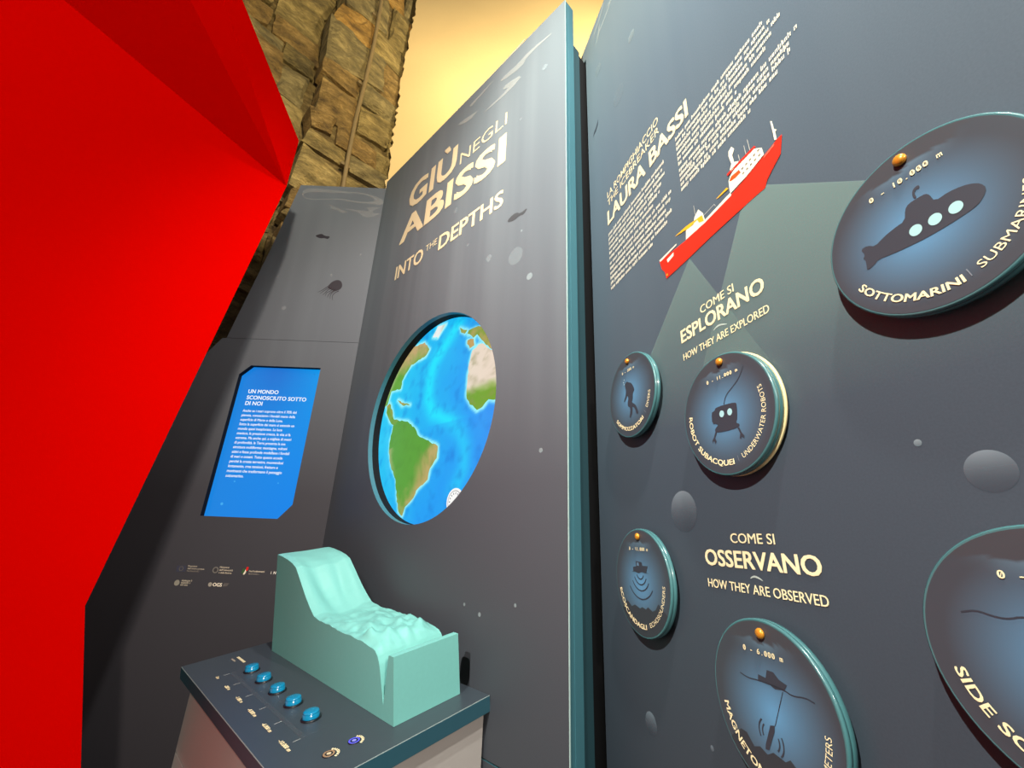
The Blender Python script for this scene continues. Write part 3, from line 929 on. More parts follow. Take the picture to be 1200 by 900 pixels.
def land_col(nm):
    def f(x, z_):
        n1 = noise.fractal(Vector((x * 14, z_ * 14, 3.3)), .8, 2.1, 4)
        n2 = noise.fractal(Vector((x * 34, z_ * 34, 8.3)), .8, 2.1, 3)
        if nm == 'africa':
            c = mixc((112, 164, 52), (232, 218, 200), (z_ - 1.632) / .035 + n1 * .5)
            c = mixc(c, (188, 160, 140), max(0, n2) * .55)
        elif nm == 'south_america':
            c = mixc((92, 160, 56), (186, 168, 104), (x - .55) / .13 + (1.44 - z_) / .16 + n1 * .7)
            c = mixc(c, (206, 190, 156), max(0, 1 - (x - .35 - max(0, 1.47 - z_) * .45) / .035) * .8 if z_ < 1.5 else 0)
        elif nm == 'greenland':
            c = (236, 240, 238)
        elif nm == 'north_america':
            c = mixc((104, 168, 64), (196, 168, 118), (z_ - 1.80) / .09 + n1 * .6)
            c = mixc(c, (222, 216, 196), max(0, 1 - (x - .23 - max(0, z_ - 1.69) * .55) / .05))
        elif nm == 'iberia':
            c = (196, 164, 104)
        else:
            c = mixc((110, 160, 58), (186, 164, 104), .4 + n1)
        return mixc(c, (70, 120, 40), max(0, n2) * .25) + (1,)
    return f


def land(nm, pts, jit):
    """coast with small bays, filled with a fine grid so that colours can vary inside"""
    rn = random.Random(nm)
    out = []
    for i in range(len(pts)):
        a, b = pts[i], pts[(i + 1) % len(pts)]
        d = math.hypot(b[0] - a[0], b[1] - a[1])
        k = max(1, int(d / .012))
        for j in range(k):
            t = j / k
            s = jit if j else jit * .3
            out.append((a[0] + (b[0] - a[0]) * t + rn.uniform(-s, s), a[1] + (b[1] - a[1]) * t + rn.uniform(-s, s)))
    bm = bmesh.new()
    v = [bm.verts.new((x, GY - .0012, zz)) for x, zz in out]
    es = [bm.edges.new((v[k], v[(k + 1) % len(v)])) for k in range(len(v))]
    bmesh.ops.triangle_fill(bm, edges=es, use_beauty=True)
    for _ in range(3):
        le = [e for e in bm.edges if e.calc_length() > .016]
        if le:
            bmesh.ops.subdivide_edges(bm, edges=le, cuts=1)
            bmesh.ops.triangulate(bm, faces=bm.faces[:])
    bm.verts.index_update()
    f = land_col(nm)
    vs = [tuple(p.co) for p in bm.verts]
    fs = [tuple(p.index for p in q.verts) for q in bm.faces]
    bm.free()
    mesh('landmass', vs, fs, SCREEN_INK, gd, ink=[f(p[0], p[2]) for p in vs])


for nm, pts in LANDS.items():
    land(nm, pts, .0035)
bc = (.790, 1.290)
flat('badge', circle(bc[0], bc[1], .041, 32), GY - .002, (250, 250, 248), gd, SCREEN_INK)
band_pts = circle(bc[0], bc[1], .033, 32)
ribbon('badge_ring', band_pts + band_pts[:1], .0016, GY - .003, (90, 90, 100), gd, 1, SCREEN_INK)
for k in range(11):
    a = R(60 + 24 * k)
    ribbon('badge_mark', [(bc[0] + .022 * math.cos(a), bc[1] + .022 * math.sin(a)), (bc[0] + .028 * math.cos(a), bc[1] + .028 * math.sin(a))], .003, GY - .003, (110, 112, 122), gd, 1, SCREEN_INK)
hs = board('housing', circle(HX, HZ, .42, 64), None, GY + .0015, GY + .05, [M_BLACK] * 3, gd)

# ------------------------------------------------------------------ big panel with the discs
RROT = (0, 0, R(-75.324))
OR = Vector((.22112, 1.05029, 0))
pR = empty('disc_panel', OR, RROT)
tag(pR, 'large dark blue panel with a red ship and headings beside the round discs', 'panel')
board('board', [(0, 0), (2.2, 0), (2.2, 2.99), (.144, 2.925), (-.070, 2.911), (-.066, 2.872), (0, 2.848)], None, 0, .016, [SEA_R, M_EDGE, M_BLACK], pR)
for x in (.05, 1.0, 2.1):
    box('back_frame', (x, .0163, 0), (x + .04, .05, 2.84), M_BLACK, pR)
box('gap_strip', (-.0085, .0170, 0), (.049, .030, 2.84), M_BLACK, pR)  # added black strip that stops light leaking through the gap
y1 = -.0009
text('LA ROMPIGHIACCIO', .1105, .3560, 2.1062, .0225, y1, CREAM, pR, .004)
text('THE ICEBREAKER', .1105, .3560, 2.0765, .0225, y1, CREAM, pR, .0)
text('LAURA BASSI', .106, .4490, 2.0170, .0465, y1, CREAM, pR, .030)
PC = (238, 236, 214)
small_print(.1065, 1.9800, .0152, (.364, .357, .360, .346, .341, .312), .0068, y1, PC, pR, 1)
small_print(.1065, 1.8860, .0152, (.374, .368, .352, .373, .356, .298), .0068, y1, PC, pR, 2)
small_print(.4035, 1.9930, .0135, (.634, .642, .662, .640, .632, .566), .0068, y1, PC, pR, 3)
small_print(.4035, 1.9090, .0123, (.680, .664, .660, .643, .580), .0068, y1, PC, pR, 4)
text('COME SI', .4135, .4915, 1.5775, .0155, y1, CREAM, pR, .008)
text('ESPLORANO', .3560, .5460, 1.5465, .0260, y1, CREAM, pR, .026)
text('HOW THEY ARE EXPLORED', .3570, .5470, 1.5113, .0133, y1, CREAM, pR, .008)
text('COME SI', .4160, .4930, 1.2025, .0135, y1, CREAM, pR, .010)
text('OSSERVANO', .3575, .5515, 1.1700, .0230, y1, CREAM, pR, .026)
text('HOW THEY ARE OBSERVED', .3585, .5520, 1.1390, .0122, y1, CREAM, pR, .010)
ribbon('wave_mark', smooth_loop([(.4375, 1.534), (.446, 1.5375), (.455, 1.5365), (.468, 1.531)], 2, False), lambda t: .0026 * math.sin(math.pi * t) + .0003, -.0007, (200, 214, 206), pR, .8)
ribbon('wave_mark', smooth_loop([(.4430, 1.158), (.449, 1.1612), (.456, 1.1605), (.464, 1.157)], 2, False), lambda t: .0022 * math.sin(math.pi * t) + .0003, -.0007, (200, 214, 206), pR, .8)

# sonar beams printed under the ship


def beam(pts, alphas, y):
    mesh('beam_print', [(x, y, z_) for x, z_ in pts], [range(len(pts))], INK, pR, ink=[(150, 182, 172, a) for a in alphas])


beam([(.402, 1.702), (.2356, 1.5455), (.19, 1.40), (.5545, 1.400)], (.34, .22, 0, .04), -.0004)
beam([(.529, 1.704), (.406, 1.4885), (.36, 1.37), (.98, 1.35), (.806, 1.505), (.576, 1.712)], (.40, .14, .0, .0, .30, .40), -.0005)

# the ship
RED = (228, 40, 14)
WH = (246, 240, 214)
ys = -.0010
flat('ship_hull', SH['ship_hull'], ys, RED, pR)
flat('ship_deckhouse', SH['ship_aft'], ys - .0002, WH, pR)
flat('ship_deckhouse', SH['ship_house'], ys - .0002, WH, pR)
flat('ship_stripe', SH['ship_strip'], ys - .0004, (206, 44, 30), pR)
flat('ship_lifeboat', SH['ship_boat'], ys - .0004, (214, 84, 22), pR)
flat('ship_mast', SH['ship_mast'], ys - .0004, WH, pR)
flat('ship_foremast', SH['ship_fmast'], ys - .0004, WH, pR)
flat('ship_crane', SH['ship_crane'], ys - .0004, (236, 180, 36), pR)
flat('ship_crane', SH['ship_crane2'], ys - .0004, (236, 180, 36), pR)
flat('ship_hatch', SH['ship_sq'], ys - .0004, WH, pR)
flat('ship_stern_rail', SH['ship_stern'], ys - .0004, WH, pR)
for k in range(5):
    for j in range(2):
        x = .545 + k * .0082
        zz = 1.7625 + j * .010 + k * .0008
        flat('ship_window', [(x, zz), (x + .004, zz + .0003), (x + .004, zz + .0026), (x, zz + .0023)], ys - .0006, (120, 110, 96), pR)
for x, zt in ((.432, 1.800), (.558, 1.812), (.566, 1.816), (.545, 1.806)):
    ribbon('ship_aerial', [(x, 1.786 if x > .5 else 1.778), (x - .001, zt)], .0011, ys - .0002, (190, 190, 180), pR)
ribbon('ship_rail', [(.452, 1.7585), (.48, 1.7600), (.482, 1.7540)], .0012, ys - .0006, (180, 182, 176), pR)
ribbon('ship_name', [(.586, 1.7555), (.606, 1.7600)], .0018, ys - .0004, (240, 150, 120), pR, .7)
flat('ship_propeller', circle(.335, 1.709, .0028, 10), ys - .0004, (236, 150, 40), pR)


def ball(x, z_, r, c0, c1, a0, a1):
    pts = circle(x, z_, r, 36)
    mesh('bubble_print', [(x, -.0006, z_)] + [(p, -.0006, q_) for p, q_ in pts], [(0, i + 1, (i + 1) % 36 + 1) for i in range(36)], INK, pR,
         ink=[mixc(c1, c0, .5) + ((a0 + a1) / 2,)] + [mixc(c1, c0, (q_ - z_ + r) / (2 * r)) + (a1 + (a0 - a1) * (q_ - z_ + r) / (2 * r),) for p, q_ in pts])


ball(.3150, 1.2500, .034, (132, 146, 156), (70, 78, 90), .85, .25)
ball(.7215, 1.2665, .0175, (132, 146, 156), (70, 78, 90), .85, .25)
ball(.1735, .9030, .0175, (128, 148, 160), (70, 80, 92), .8, .2)
ball(.6764, 1.2989, .0034, (150, 166, 172), (120, 136, 146), .8, .6)
ball(.3289, .928, .0035, (130, 146, 158), (110, 120, 130), .7, .5)
ball(.2833, 2.5222, .016, (170, 188, 186), (150, 168, 170), .4, .3)
ball(.0885, 2.6646, .020, (170, 188, 186), (150, 168, 170), .25, .2)
ball(.2, 2.40, .03, (150, 170, 176), (140, 158, 166), .16, .12)
for a, b, w in (((.149, 2.915), (.05, 2.872), .012), ((.20, 2.85), (.085, 2.83), .010), ((.11, 2.86), (.075, 2.80), .010), ((.26, 2.83), (.16, 2.86), .008), ((.4, 2.80), (.24, 2.88), .012)):
    ribbon('caustic_print', smooth_loop([a, ((a[0] + b[0]) / 2 + .01, (a[1] + b[1]) / 2 - .012), b], 2, False), lambda t, w=w: w * math.sin(math.pi * (.05 + .9 * t)), -.0006, (208, 220, 210), pR, .4)
flat('fish_print', [(.036, 2.425), (.046, 2.438), (.060, 2.442), (.075, 2.46), (.07, 2.438), (.055, 2.428)], -.0006, (54, 62, 74), pR, alpha=.9)

# ------------------------------------------------------------------ discs hung on the big panel
M_ACRYL = mat('teal_acrylic_rim', (70, 118, 122), 0.24, spec=0.6, coat=.5)
M_CREAMDISC = mat('cream_backing_disc', (246, 226, 170), 0.35)
M_BRASS = mat('brass_knob', (222, 150, 48), 0.28, metal=.35)
DISC_INK = print_mat('disc_print', 0.42)
DR_ = .092
Y0 = -.020          # front face of a disc, out from the panel


def lathe_y(name, prof, mt, parent, n=72, smooth=True, cx=0, cz=0, fm=None):
    """prof: (radius, y) pairs turned about the disc's own axis"""
    vs, fs, mi = [], [], []
    for r, y in prof:
        for k in range(n):
            a = 2 * math.pi * k / n
            vs.append((cx + r * math.cos(a), y, cz + r * math.sin(a)))
    for j in range(len(prof) - 1):
        for k in range(n):
            fs.append((j * n + k, j * n + (k + 1) % n, (j + 1) * n + (k + 1) % n, (j + 1) * n + k))
    fs.append(tuple(range(n)))
    fs.append(tuple(range((len(prof) - 1) * n, len(prof) * n))[::-1])
    o = mesh(name, vs, fs, mt, parent, smooth=False)
    if smooth:
        for p in o.data.polygons:
            p.use_smooth = len(p.vertices) == 4
    bm = bmesh.new()
    bm.from_mesh(o.data)
    bmesh.ops.recalc_face_normals(bm, faces=bm.faces)
    bm.to_mesh(o.data)
    bm.free()
    return o


def disc(key, cx, cz, label, it, en, num, a_it, a_en, bar, glow=(0, 0), knob=(.002, .077), backing=False, num_x=(-.0335, .031)):
    w = OR + Vector((math.cos(R(-75.324)) * cx, math.sin(R(-75.324)) * cx, cz))
    d = empty('information_disc', w, RROT)
    tag(d, label, 'disc', 'round information discs on the big panel')
    r = DR_
    lathe_y('rim', [(r - .0015, Y0), (r, Y0 + .0012), (r, Y0 + .0045), (r - .0012, Y0 + .0052), (r, Y0 + .006), (r, Y0 + .0112), (r - .001, Y0 + .012)], M_ACRYL, d)
    if backing:
        lathe_y('backing_disc', [(r - .002, Y0 + .0125), (r + .0005, Y0 + .0128), (r + .0005, Y0 + .0155), (r - .001, Y0 + .016)], M_CREAMDISC, d, cx=.0015)
    lathe_y('standoff', [(.035, Y0 + .0122), (.035, -.0005)], M_BLACK, d, 32)
    # printed face
    nr, na = 34, 80
    vs, fs, ink = [(0, Y0 - .0003, 0)], [], []

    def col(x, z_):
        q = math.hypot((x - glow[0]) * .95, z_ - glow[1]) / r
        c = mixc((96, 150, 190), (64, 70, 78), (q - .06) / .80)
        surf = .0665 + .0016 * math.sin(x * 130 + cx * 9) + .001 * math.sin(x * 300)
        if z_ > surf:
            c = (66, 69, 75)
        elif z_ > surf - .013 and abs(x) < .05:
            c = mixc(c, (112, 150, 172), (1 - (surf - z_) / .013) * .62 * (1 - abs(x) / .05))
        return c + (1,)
    ink.append(col(0, 0))
    for j in range(1, nr + 1):
        for k in range(na):
            a = 2 * math.pi * k / na
            x, z_ = (r - .0028) * j / nr * math.cos(a), (r - .0028) * j / nr * math.sin(a)
            vs.append((x, Y0 - .0003, z_))
            ink.append(col(x, z_))
    for k in range(na):
        fs.append((0, 1 + k, 1 + (k + 1) % na))
    for j in range(nr - 1):
        for k in range(na):
            fs.append((1 + j * na + k, 1 + (j + 1) * na + k, 1 + (j + 1) * na + (k + 1) % na, 1 + j * na + (k + 1) % na))
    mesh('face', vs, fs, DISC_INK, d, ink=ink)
    kn = lathe_y('knob', [(.0042, Y0 - .0002), (.0058, Y0 - .0012), (.0062, Y0 - .003), (.0052, Y0 - .005), (.003, Y0 - .0062), (.001, Y0 - .0066)], M_BRASS, d, 24, cx=knob[0], cz=knob[1])
    yt = Y0 - .0010
    text(num, num_x[0], num_x[1], .0525, .0062, yt, CREAM, d, .018, mono=True)
    arc_text(it, a_it[0], a_it[1], r * .845, .0082, yt, CREAM, d, .026)
    if en:
        arc_text(en, a_en[0], a_en[1], r * .825, .0078, yt, CREAM, d, .0)
        ab = R(bar)
        ribbon('divider', [(r * .74 * math.cos(ab), r * .74 * math.sin(ab)), (r * .83 * math.cos(ab), r * .83 * math.sin(ab))], .0009, yt, (130, 138, 148), d, .8)
    return d


DK = (54, 58, 68)
yd = Y0 - .0007


def oval(cx, cz, a, b, n=24):
    return [(cx + a * math.cos(2 * math.pi * k / n), cz + b * math.sin(2 * math.pi * k / n)) for k in range(n)]


def arcs(d, lst, w=.0018):
    for cx, cz, r, a0, a1 in lst:
        ribbon('sound_wave', [(cx + r * math.cos(R(a0 + (a1 - a0) * t / 12)), cz + r * math.sin(R(a0 + (a1 - a0) * t / 12))) for t in range(13)], w, yd, DK, d, .95)


def seabed(d, top):
    r = DR_ - .0032
    a0 = math.atan2(top[0][1], top[0][0])
    a1 = math.atan2(top[-1][1], top[-1][0])
    if a0 > 0: a0 -= 2 * math.pi
    pts = list(top)
    pts = [(r * math.cos(a0), r * math.sin(a0))] + pts + [(r * math.cos(a1 + (a0 - a1) * t / 24), r * math.sin(a1 + (a0 - a1) * t / 24)) for t in range(24)]
    flat('seabed', pts, yd + .0003, (52, 56, 62), d)


d = disc('sub', .7438, 1.5009, 'round disc with a submarine silhouette, SOTTOMARINI, at upper right', 'SOTTOMARINI', 'SUBMARINES', '0 - 10.000 m', (-153, -79), (-69.5, -11), -75.5, (-.004, -.004), (0, .077), num_x=(-.036, .030))
flat('submarine_silhouette', smooth_loop(SH['sub_hull'], 1), yd, DK, d)
flat('periscope', smooth_loop(SH['sub_scope'], 1), yd, DK, d)
for x in (-.0068, .0092, .0252):
    flat('porthole', oval(x, -.0052, .0054, .0058), yd - .0003, (168, 214, 214), d)

d = disc('robot', .4577, 1.3847, 'round disc with a robot silhouette, ROBOT SUBACQUEI, on a cream backing', 'ROBOT SUBACQUEI', 'UNDERWATER ROBOTS', '0 - 11.000 m', (-188, -84), (-71, 16.5), -77.5, (0, -.004), (.006, .079), True, num_x=(-.0275, .037))
flat('robot_silhouette', smooth_loop(SH['rob_body'], 1), yd, DK, d)
flat('robot_claw', SH['rob_arm1'], yd, DK, d)
flat('robot_claw', SH['rob_arm2'], yd, DK, d)
for x, zz in ((-.0043, -.001), (.0117, -.0021)):
    flat('robot_eye', oval(x, zz, .0048, .0052), yd - .0003, (168, 214, 220), d)
ribbon('robot_cable', smooth_loop(SH['rob_cable'], 2, False), .0015, yd, DK, d)

d = disc('diver', .2013, 1.4929, 'round disc with a diver silhouette, SOMMOZZATORI, left of the robot disc', 'SOMMOZZATORI', 'DIVERS', '0 - 300 m', (-143, -54), (-37, -10), -45, (0, .002), (-.002, .0765), num_x=(-.0278, .022))
flat('diver_silhouette', smooth_loop(SH['div_body'], 1), yd, DK, d)
for x, zz in ((-.024, .034), (-.021, .039), (-.0225, .029)):
    flat('air_bubble', oval(x, zz, .0014, .0014, 10), yd, (190, 216, 226), d)

d = disc('echo', .199, 1.1301, 'round disc with a boat sending sound waves down, ECOSCANDAGLI', 'ECOSCANDAGLI', 'ECHOSOUNDERS', '0 - 11.000 m', (-166, -80), (-71, -1), -75, (0, -.004), (.001, .0775), num_x=(-.0336, .031))
flat('boat_silhouette', SH['echo_boat'], yd, DK, d)
flat('boat_window', [(-.0085, .026), (-.0015, .026), (-.0025, .0315), (-.0085, .0315)], yd - .0003, (96, 130, 156), d)
arcs(d, [(0, .016, .0125, 205, 335), (0, .016, .022, 207, 333), (0, .016, .032, 212, 328), (0, .018, .048, 218, 322)], .0022)
seabed(d, SH['echo_bed'])

d = disc('mag', .4668, 1.0216, 'round disc with a boat towing a probe, MAGNETOMETRI, cut by the bottom edge', 'MAGNETOMETRI', 'MAGNETOMETERS', '0 - 6.000 m', (-168, -84), (-72, -2), -78, (.004, -.006), (.0025, .0765), num_x=(-.030, .030))
flat('boat_silhouette', SH['mag_boat'], yd, DK, d)
ribbon('water_line', smooth_loop(SH['mag_wave'], 2, False), .0014, yd, DK, d, .9)
ribbon('tow_line', SH['mag_line'], .0009, yd, DK, d)
flat('probe', [(-.0030, -.0190), (.0036, -.0172), (.0022, -.0235), (-.0095, -.0450), (-.0150, -.0462), (-.0142, -.0415)], yd, DK, d)
arcs(d, [(-.006, -.0285, .010, 130, 205), (-.006, -.0285, .015, 128, 205), (-.004, -.033, .011, -50, 25), (-.004, -.033, .0165, -50, 25)], .0018)
seabed(d, SH['mag_bed'])

d = disc('side', .7447, 1.1311, 'round disc lettered SIDE SCAN, cut by the right edge of the photo', 'SIDE SCAN SONAR', None, '0 -', (-167, -58), None, -70, (.006, -.004), (.002, .077), num_x=(-.0294, -.0130))
ribbon('water_line', smooth_loop(SH['side_wave'] + [(-.005, .024), (.012, .0275)], 2, False), .0013, yd, DK, d, .9)

# ------------------------------------------------------------------ console with buttons
TAU = R(8.5)
P2 = Vector((-.0193, 1.1292, .8623))
M_TOP = mat('slate_console_top', (58, 67, 75), 0.38, nscale=60, namt=.05)
M_TOPEDGE = mat('teal_console_edge', (44, 84, 98), 0.4)
M_CAB = mat('grey_console_side', (172, 168, 164), 0.55, nscale=8, namt=.04)
con = empty('button_console', (P2.x, P2.y, 0), MROT)
tag(con, 'low grey console with sloping slate top and a row of five blue buttons', 'console')
ct, sn = math.cos(TAU), math.sin(TAU)


def cp(x, s, w):
    return (x, s * ct - w * sn, P2.z + s * sn + w * ct)


def cbox(name, x0, x1, s0, s1, w0, w1, mats, parent, bev=0.0, fmf=None):
    bm = bmesh.new()
    bmesh.ops.create_cube(bm, size=1)
    for v in bm.verts:
        v.co = Vector(((x0 + x1) / 2 + v.co.x * (x1 - x0), (s0 + s1) / 2 + v.co.y * (s1 - s0), (w0 + w1) / 2 + v.co.z * (w1 - w0)))
    if bev:
        bmesh.ops.bevel(bm, geom=bm.edges[:], offset=bev, segments=1, affect='EDGES')
    if fmf:
        bm.normal_update()
        for f in bm.faces:
            f.material_index = fmf(f.normal, f.calc_area())
    for v in bm.verts:
        v.co = Vector(cp(*v.co))
    return from_bm(name, bm, mats, parent)


LX, LS = -.8848, -.4205
TH = -.032
M_HILITE = mat('pale_bevel_highlight', (120, 134, 134), 0.4)  # highlight along the bevel of the console top, put into the colour
cbox('top', LX, 0, LS, -.002, TH, 0, [M_TOP, M_TOPEDGE, M_HILITE], con, .0011, lambda n, a: 0 if n.z > .9 else (1 if max(abs(n.x), abs(n.y)) > .9 or n.z < -.5 else 2))


def cprism(name, x0, x1, s0, s1, z0, z1, mt, parent):
    """upright box whose top follows the slope under the console top; z1 None = up to the top"""
    f = lambda s: cp(0, s, TH)[2] - .0005 if z1 is None else z1
    ya, yb = s0 * ct + .005, s1 * ct + .004
    vs = [(x0, ya, z0), (x1, ya, z0), (x1, yb, z0), (x0, yb, z0), (x0, ya, f(s0)), (x1, ya, f(s0)), (x1, yb, f(s1)), (x0, yb, f(s1))]
    return mesh(name, vs, [(3, 2, 1, 0), (4, 5, 6, 7), (0, 1, 5, 4), (1, 2, 6, 5), (2, 3, 7, 6), (3, 0, 4, 7)], mt, parent)


cprism('front_panel', LX + .03, -.014, LS + .028, LS + .046, .60, None, M_CAB, con)
cprism('front_panel', LX + .03, -.014, LS + .028, LS + .046, .06, .597, M_CAB, con)
cprism('side_panel', -.032, -.012, LS + .0465, -.012, .60, None, M_CAB, con)
cprism('side_panel', -.032, -.012, LS + .0465, -.012, .06, .597, M_CAB, con)
cprism('side_panel', LX + .03, LX + .05, LS + .0465, -.012, .06, None, M_CAB, con)
cprism('kick_base', LX + .05, -.035, LS + .06, -.02, 0, .0598, M_BLACK, con)

# buttons
M_BTN = mat('blue_button', (0, 132, 178), 0.2, spec=0.6, coat=.6)
M_BTNRIM = mat('dark_button_collar', (16, 22, 30), 0.35)


def lathe_c(name, x, s, prof, mt, parent, n=28, sx=1.0):
    vs, fs = [], []
    for r, w in prof:
        for k in range(n):
            a = 2 * math.pi * k / n
            vs.append(cp(x + r * math.cos(a) * sx, s + r * math.sin(a), w))
    for j in range(len(prof) - 1):
        for k in range(n):
            fs.append((j * n + k, j * n + (k + 1) % n, (j + 1) * n + (k + 1) % n, (j + 1) * n + k))
    fs.append(tuple(range((len(prof) - 1) * n, len(prof) * n)))
    o = mesh(name, vs, fs, mt, parent)
    for p in o.data.polygons:
        p.use_smooth = len(p.vertices) == 4
    return o


BX = (-.6555, -.5520, -.4475, -.3420, -.2400)
for x in BX:
    b = lathe_c('button', x, -.2985, [(.0168, .0), (.0168, .0105), (.0160, .0112), (.0162, .0120), (.0160, .0140), (.0145, .0154), (.008, .0158), (.001, .0159)], M_BTN, con)
    lathe_c('collar', x, -.2985, [(.0205, .0), (.0205, .0022), (.0195, .0030), (.0168, .0032)], M_BTNRIM, b)


def ctext(s, x0, x1, sb, cap, rgb, bold=0.0, flipx=False):
    v, f, w = glyphs(s, bold)
    k = (x1 - x0) / w
    vs = [cp(x0 + p[0] * k, sb + p[1] * cap, .0006 + ly(p) * 4e-5) for p in v]
    return mesh('lettering', vs, f, INK, con, ink=[rgb] * len(vs))


def cquad(name, x0, x1, s0, s1, rgb, a=1.0, w=.0005):
    return mesh(name, [cp(x0, s0, w), cp(x1, s0, w), cp(x1, s1, w), cp(x0, s1, w)], [(0, 1, 2, 3)], INK, con, ink=[tuple(rgb) + (a,)] * 4)


TX = (-.6883, -.5900, -.4836, -.3806, -.2801, -.1747)
for x in TX:
    cquad('tick', x - .0007, x + .0007, -.3575, -.3430, (214, 220, 216), .9)
    cquad('tick_line', x - .0004, x + .0004, -.3430, -.278, (120, 130, 136), .35)
cquad('scale_band', TX[0], TX[-1], -.3430, -.3330, (96, 104, 112), .25)
for s, x0, x1 in (('0 m', -.693, -.6755), ('-200 m', -.603, -.566), ('-1.000 m', -.502, -.456), ('-4.000 m', -.404, -.352), ('-6.000 m', -.303, -.253), ('-10.000 m', -.203, -.147)):
    ctext(s, x0, x1, -.3755, .0080, CREAM, .03)
for k in range(9):
    cquad('small_lettering', -.819 + .0080 * k, -.8128 + .0080 * k, -.2955, -.2885, CREAM, .9)
for k in range(5):
    cquad('small_lettering', -.818 + .0074 * k, -.8124 + .0074 * k, -.3105, -.3055, (190, 178, 160), .8)

M_RING = mat('bronze_touch_ring', (120, 92, 62), 0.3, metal=.8)
M_RINGB = print_mat('lit_touch_ring', .3, 1.3)


def ring_c(name, x, s, r0, r1, w, rgb, mt):
    n = 32
    vs = [cp(x + r_ * math.cos(2 * math.pi * k / n), s + r_ * math.sin(2 * math.pi * k / n), w) for r_ in (r0, r1) for k in range(n)]
    return mesh(name, vs, [(k, (k + 1) % n, n + (k + 1) % n, n + k) for k in range(n)], mt, con, ink=[rgb] * len(vs))


for x, s, mt, c in ((-.0765, -.3300, INK, (158, 128, 96, 1)), (-.0790, -.2810, M_RINGB, (92, 86, 232, 1))):
    lathe_c('touch_button', x, s, [(.0115, 0), (.0115, .0012), (.0085, .0014), (.0010, .0014)], M_BTNRIM, con)
    ring_c('button_ring', x, s, .0072, .0105, .0016, c, mt)
    ring_c('button_core', x, s, .0004, .0040, .0017, (214, 196, 160, 1) if mt is INK else (150, 146, 250, 1), mt)
    for k in range(8):
        a = R(22 + 16 * k)
        pts = [(x + r_ * math.cos(a + e), s + r_ * math.sin(a + e)) for r_, e in ((.0135, -.1), (.0135, .1), (.0185, .08), (.0185, -.08))]
        mesh('ring_mark', [cp(p, q_, .0006) for p, q_ in pts], [(0, 1, 2, 3)], INK, con, ink=[CREAM] * 4)

# ------------------------------------------------------------------ sea floor model on the console
M_MODEL = mat('turquoise_cast_model', (120, 192, 186), 0.5, spec=.35, nscale=120, namt=.04)
sf = empty('seafloor_model', P2, (TAU, 0, MROT[2]))
tag(sf, 'turquoise block model of the sea floor with a steep slope and a trench', 'model')
X0, X1, S0, S1 = -.7835, -.0600, -.2085, -.0395
PROF = [(-.7835, .2835), (-.740, .2800), (-.690, .2735), (-.650, .2660), (-.620, .2560), (-.600, .2400), (-.576, .2200), (-.5345, .1845), (-.5000, .1600), (-.4700, .1425), (-.430, .1375), (-.3694, .1350), (-.300, .1330), (-.2435, .1305), (-.1877, .1284), (-.150, .1255), (-.136, .1225), (-.126, .1140), (-.1172, .098), (-.1085, .060), (-.1007, .0285), (-.0950, .052), (-.0899, .0819), (-.0840, .1080), (-.0800, .1225), (-.0775, .1245), (-.0600, .1245)]


def interp(x):
    for (a, b), (c, d_) in zip(PROF[:-1], PROF[1:]):
        if x <= c:
            return b + (d_ - b) * (x - a) / (c - a)
    return PROF[-1][1]


PEAKS = [(-.200, -.185, .016, .012), (-.165, -.160, .020, .013), (-.205, -.105, .024, .014), (-.150, -.120, .016, .011), (-.165, -.075, .020, .014), (-.230, -.062, .014, .014), (-.265, -.150, .007, .016), (-.300, -.100, .007, .02), (-.330, -.165, .005, .018), (-.25, -.2, .004, .012), (-.350, -.070, .006, .02)]


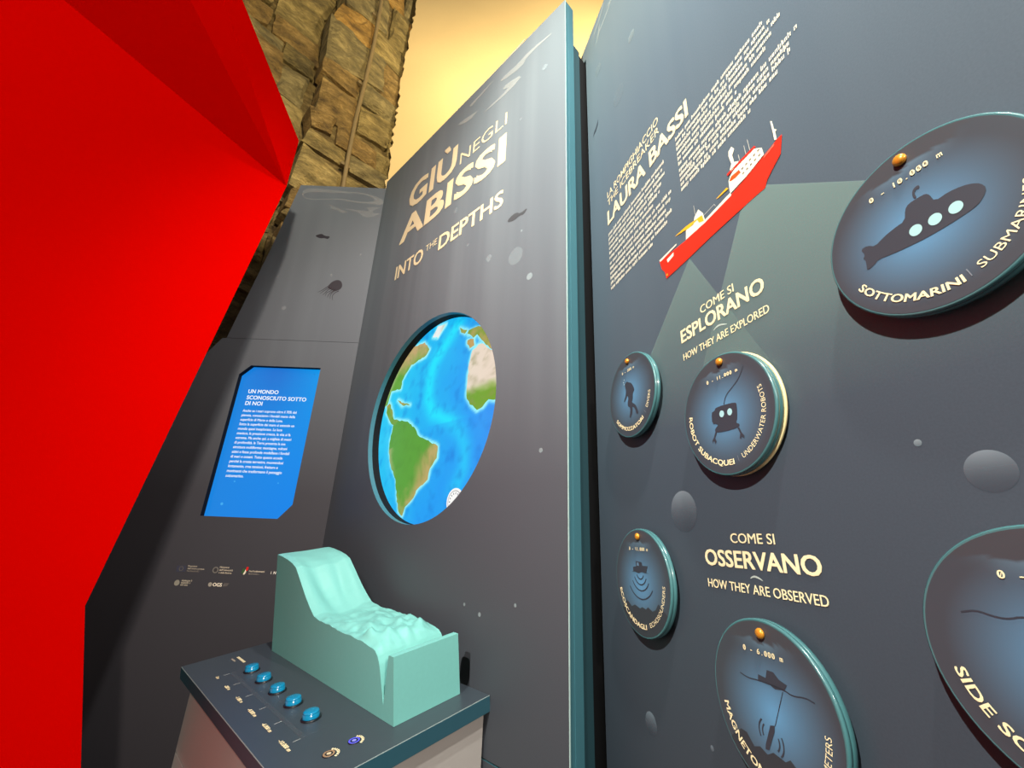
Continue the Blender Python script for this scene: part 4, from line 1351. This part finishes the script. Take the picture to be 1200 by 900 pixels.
def height(x, s):
    e = min(1, min(s - S0, S1 - s) / .016)
    h = interp(x)
    # the wall of the slope: shallow gullies
    k = max(0, 1 - abs(x + .56) / .14)
    t = (s - S0) / (S1 - S0)
    h += k * e * (-.022 * math.exp(-((t - .34 - (x + .56) * .8) / .15) ** 2) - .017 * math.exp(-((t - .70 + (x + .56) * .5) / .12) ** 2) + .006 * math.sin(t * 9))
    k2 = max(0, 1 - abs(x + .70) / .10)
    h += k2 * e * .004 * math.sin(t * 7 + 1)
    if -.47 < x < -.118:
        f = min(1, (x + .47) / .05) * min(1, (-.118 - x) / .02)
        n1 = noise.noise(Vector((x * 26, s * 34, .3)))
        n2 = noise.noise(Vector((x * 60, s * 75, 2.3)))
        h += f * (.4 + .6 * e) * (n1 * .0085 + n2 * .0045)
        for px, ps, a, r in PEAKS:
            dd = math.hypot(x - px, s - ps) / r
            h += f * a * 1.15 * math.exp(-dd * dd / (.55 + dd)) * (.3 + .7 * e)
    if -.125 < x < -.08:
        h -= .0
    return h


xs = sorted(set([X0 + (X1 - X0) * i / 110 for i in range(111)] + [p[0] for p in PROF] + [-.1045, -.098, -.0925, -.113, -.121]))
ns = 34
ss = [S0 + (S1 - S0) * j / ns for j in range(ns + 1)]


def trench_shift(s):
    return .006 * math.sin((s - S0) * 40) if s > S0 + .001 else 0


vs, fs = [], []
for j, s in enumerate(ss):
    for x in xs:
        vs.append((x, s, height(x, s)))
nx = len(xs)
for j in range(ns):
    for i in range(nx - 1):
        a = j * nx + i
        fs.append((a, a + 1, a + nx + 1, a + nx))
top = mesh('relief_surface', vs, fs, M_MODEL, sf, smooth=True)
# the plain sides and the end wall
for nm, s, flip in (('side_wall', S0, False), ('side_wall', S1, True)):
    v2, f2 = [], []
    for i, x in enumerate(xs):
        v2 += [(x, s, .0005), (x, s, height(x, s))]
        if i:
            q_ = (2 * i - 2, 2 * i, 2 * i + 1, 2 * i - 1)
            f2.append(q_[::-1] if flip else q_)
    mesh(nm, v2, f2, M_MODEL, sf)
for nm, x, flip in (('end_wall', X0, True), ('end_wall', X1, False)):
    v2, f2 = [], []
    for j, s in enumerate(ss):
        v2 += [(x, s, .0005), (x, s, height(x, s))]
        if j:
            q_ = (2 * j - 2, 2 * j, 2 * j + 1, 2 * j - 1)
            f2.append(q_[::-1] if flip else q_)
    mesh(nm, v2, f2, M_MODEL, sf)
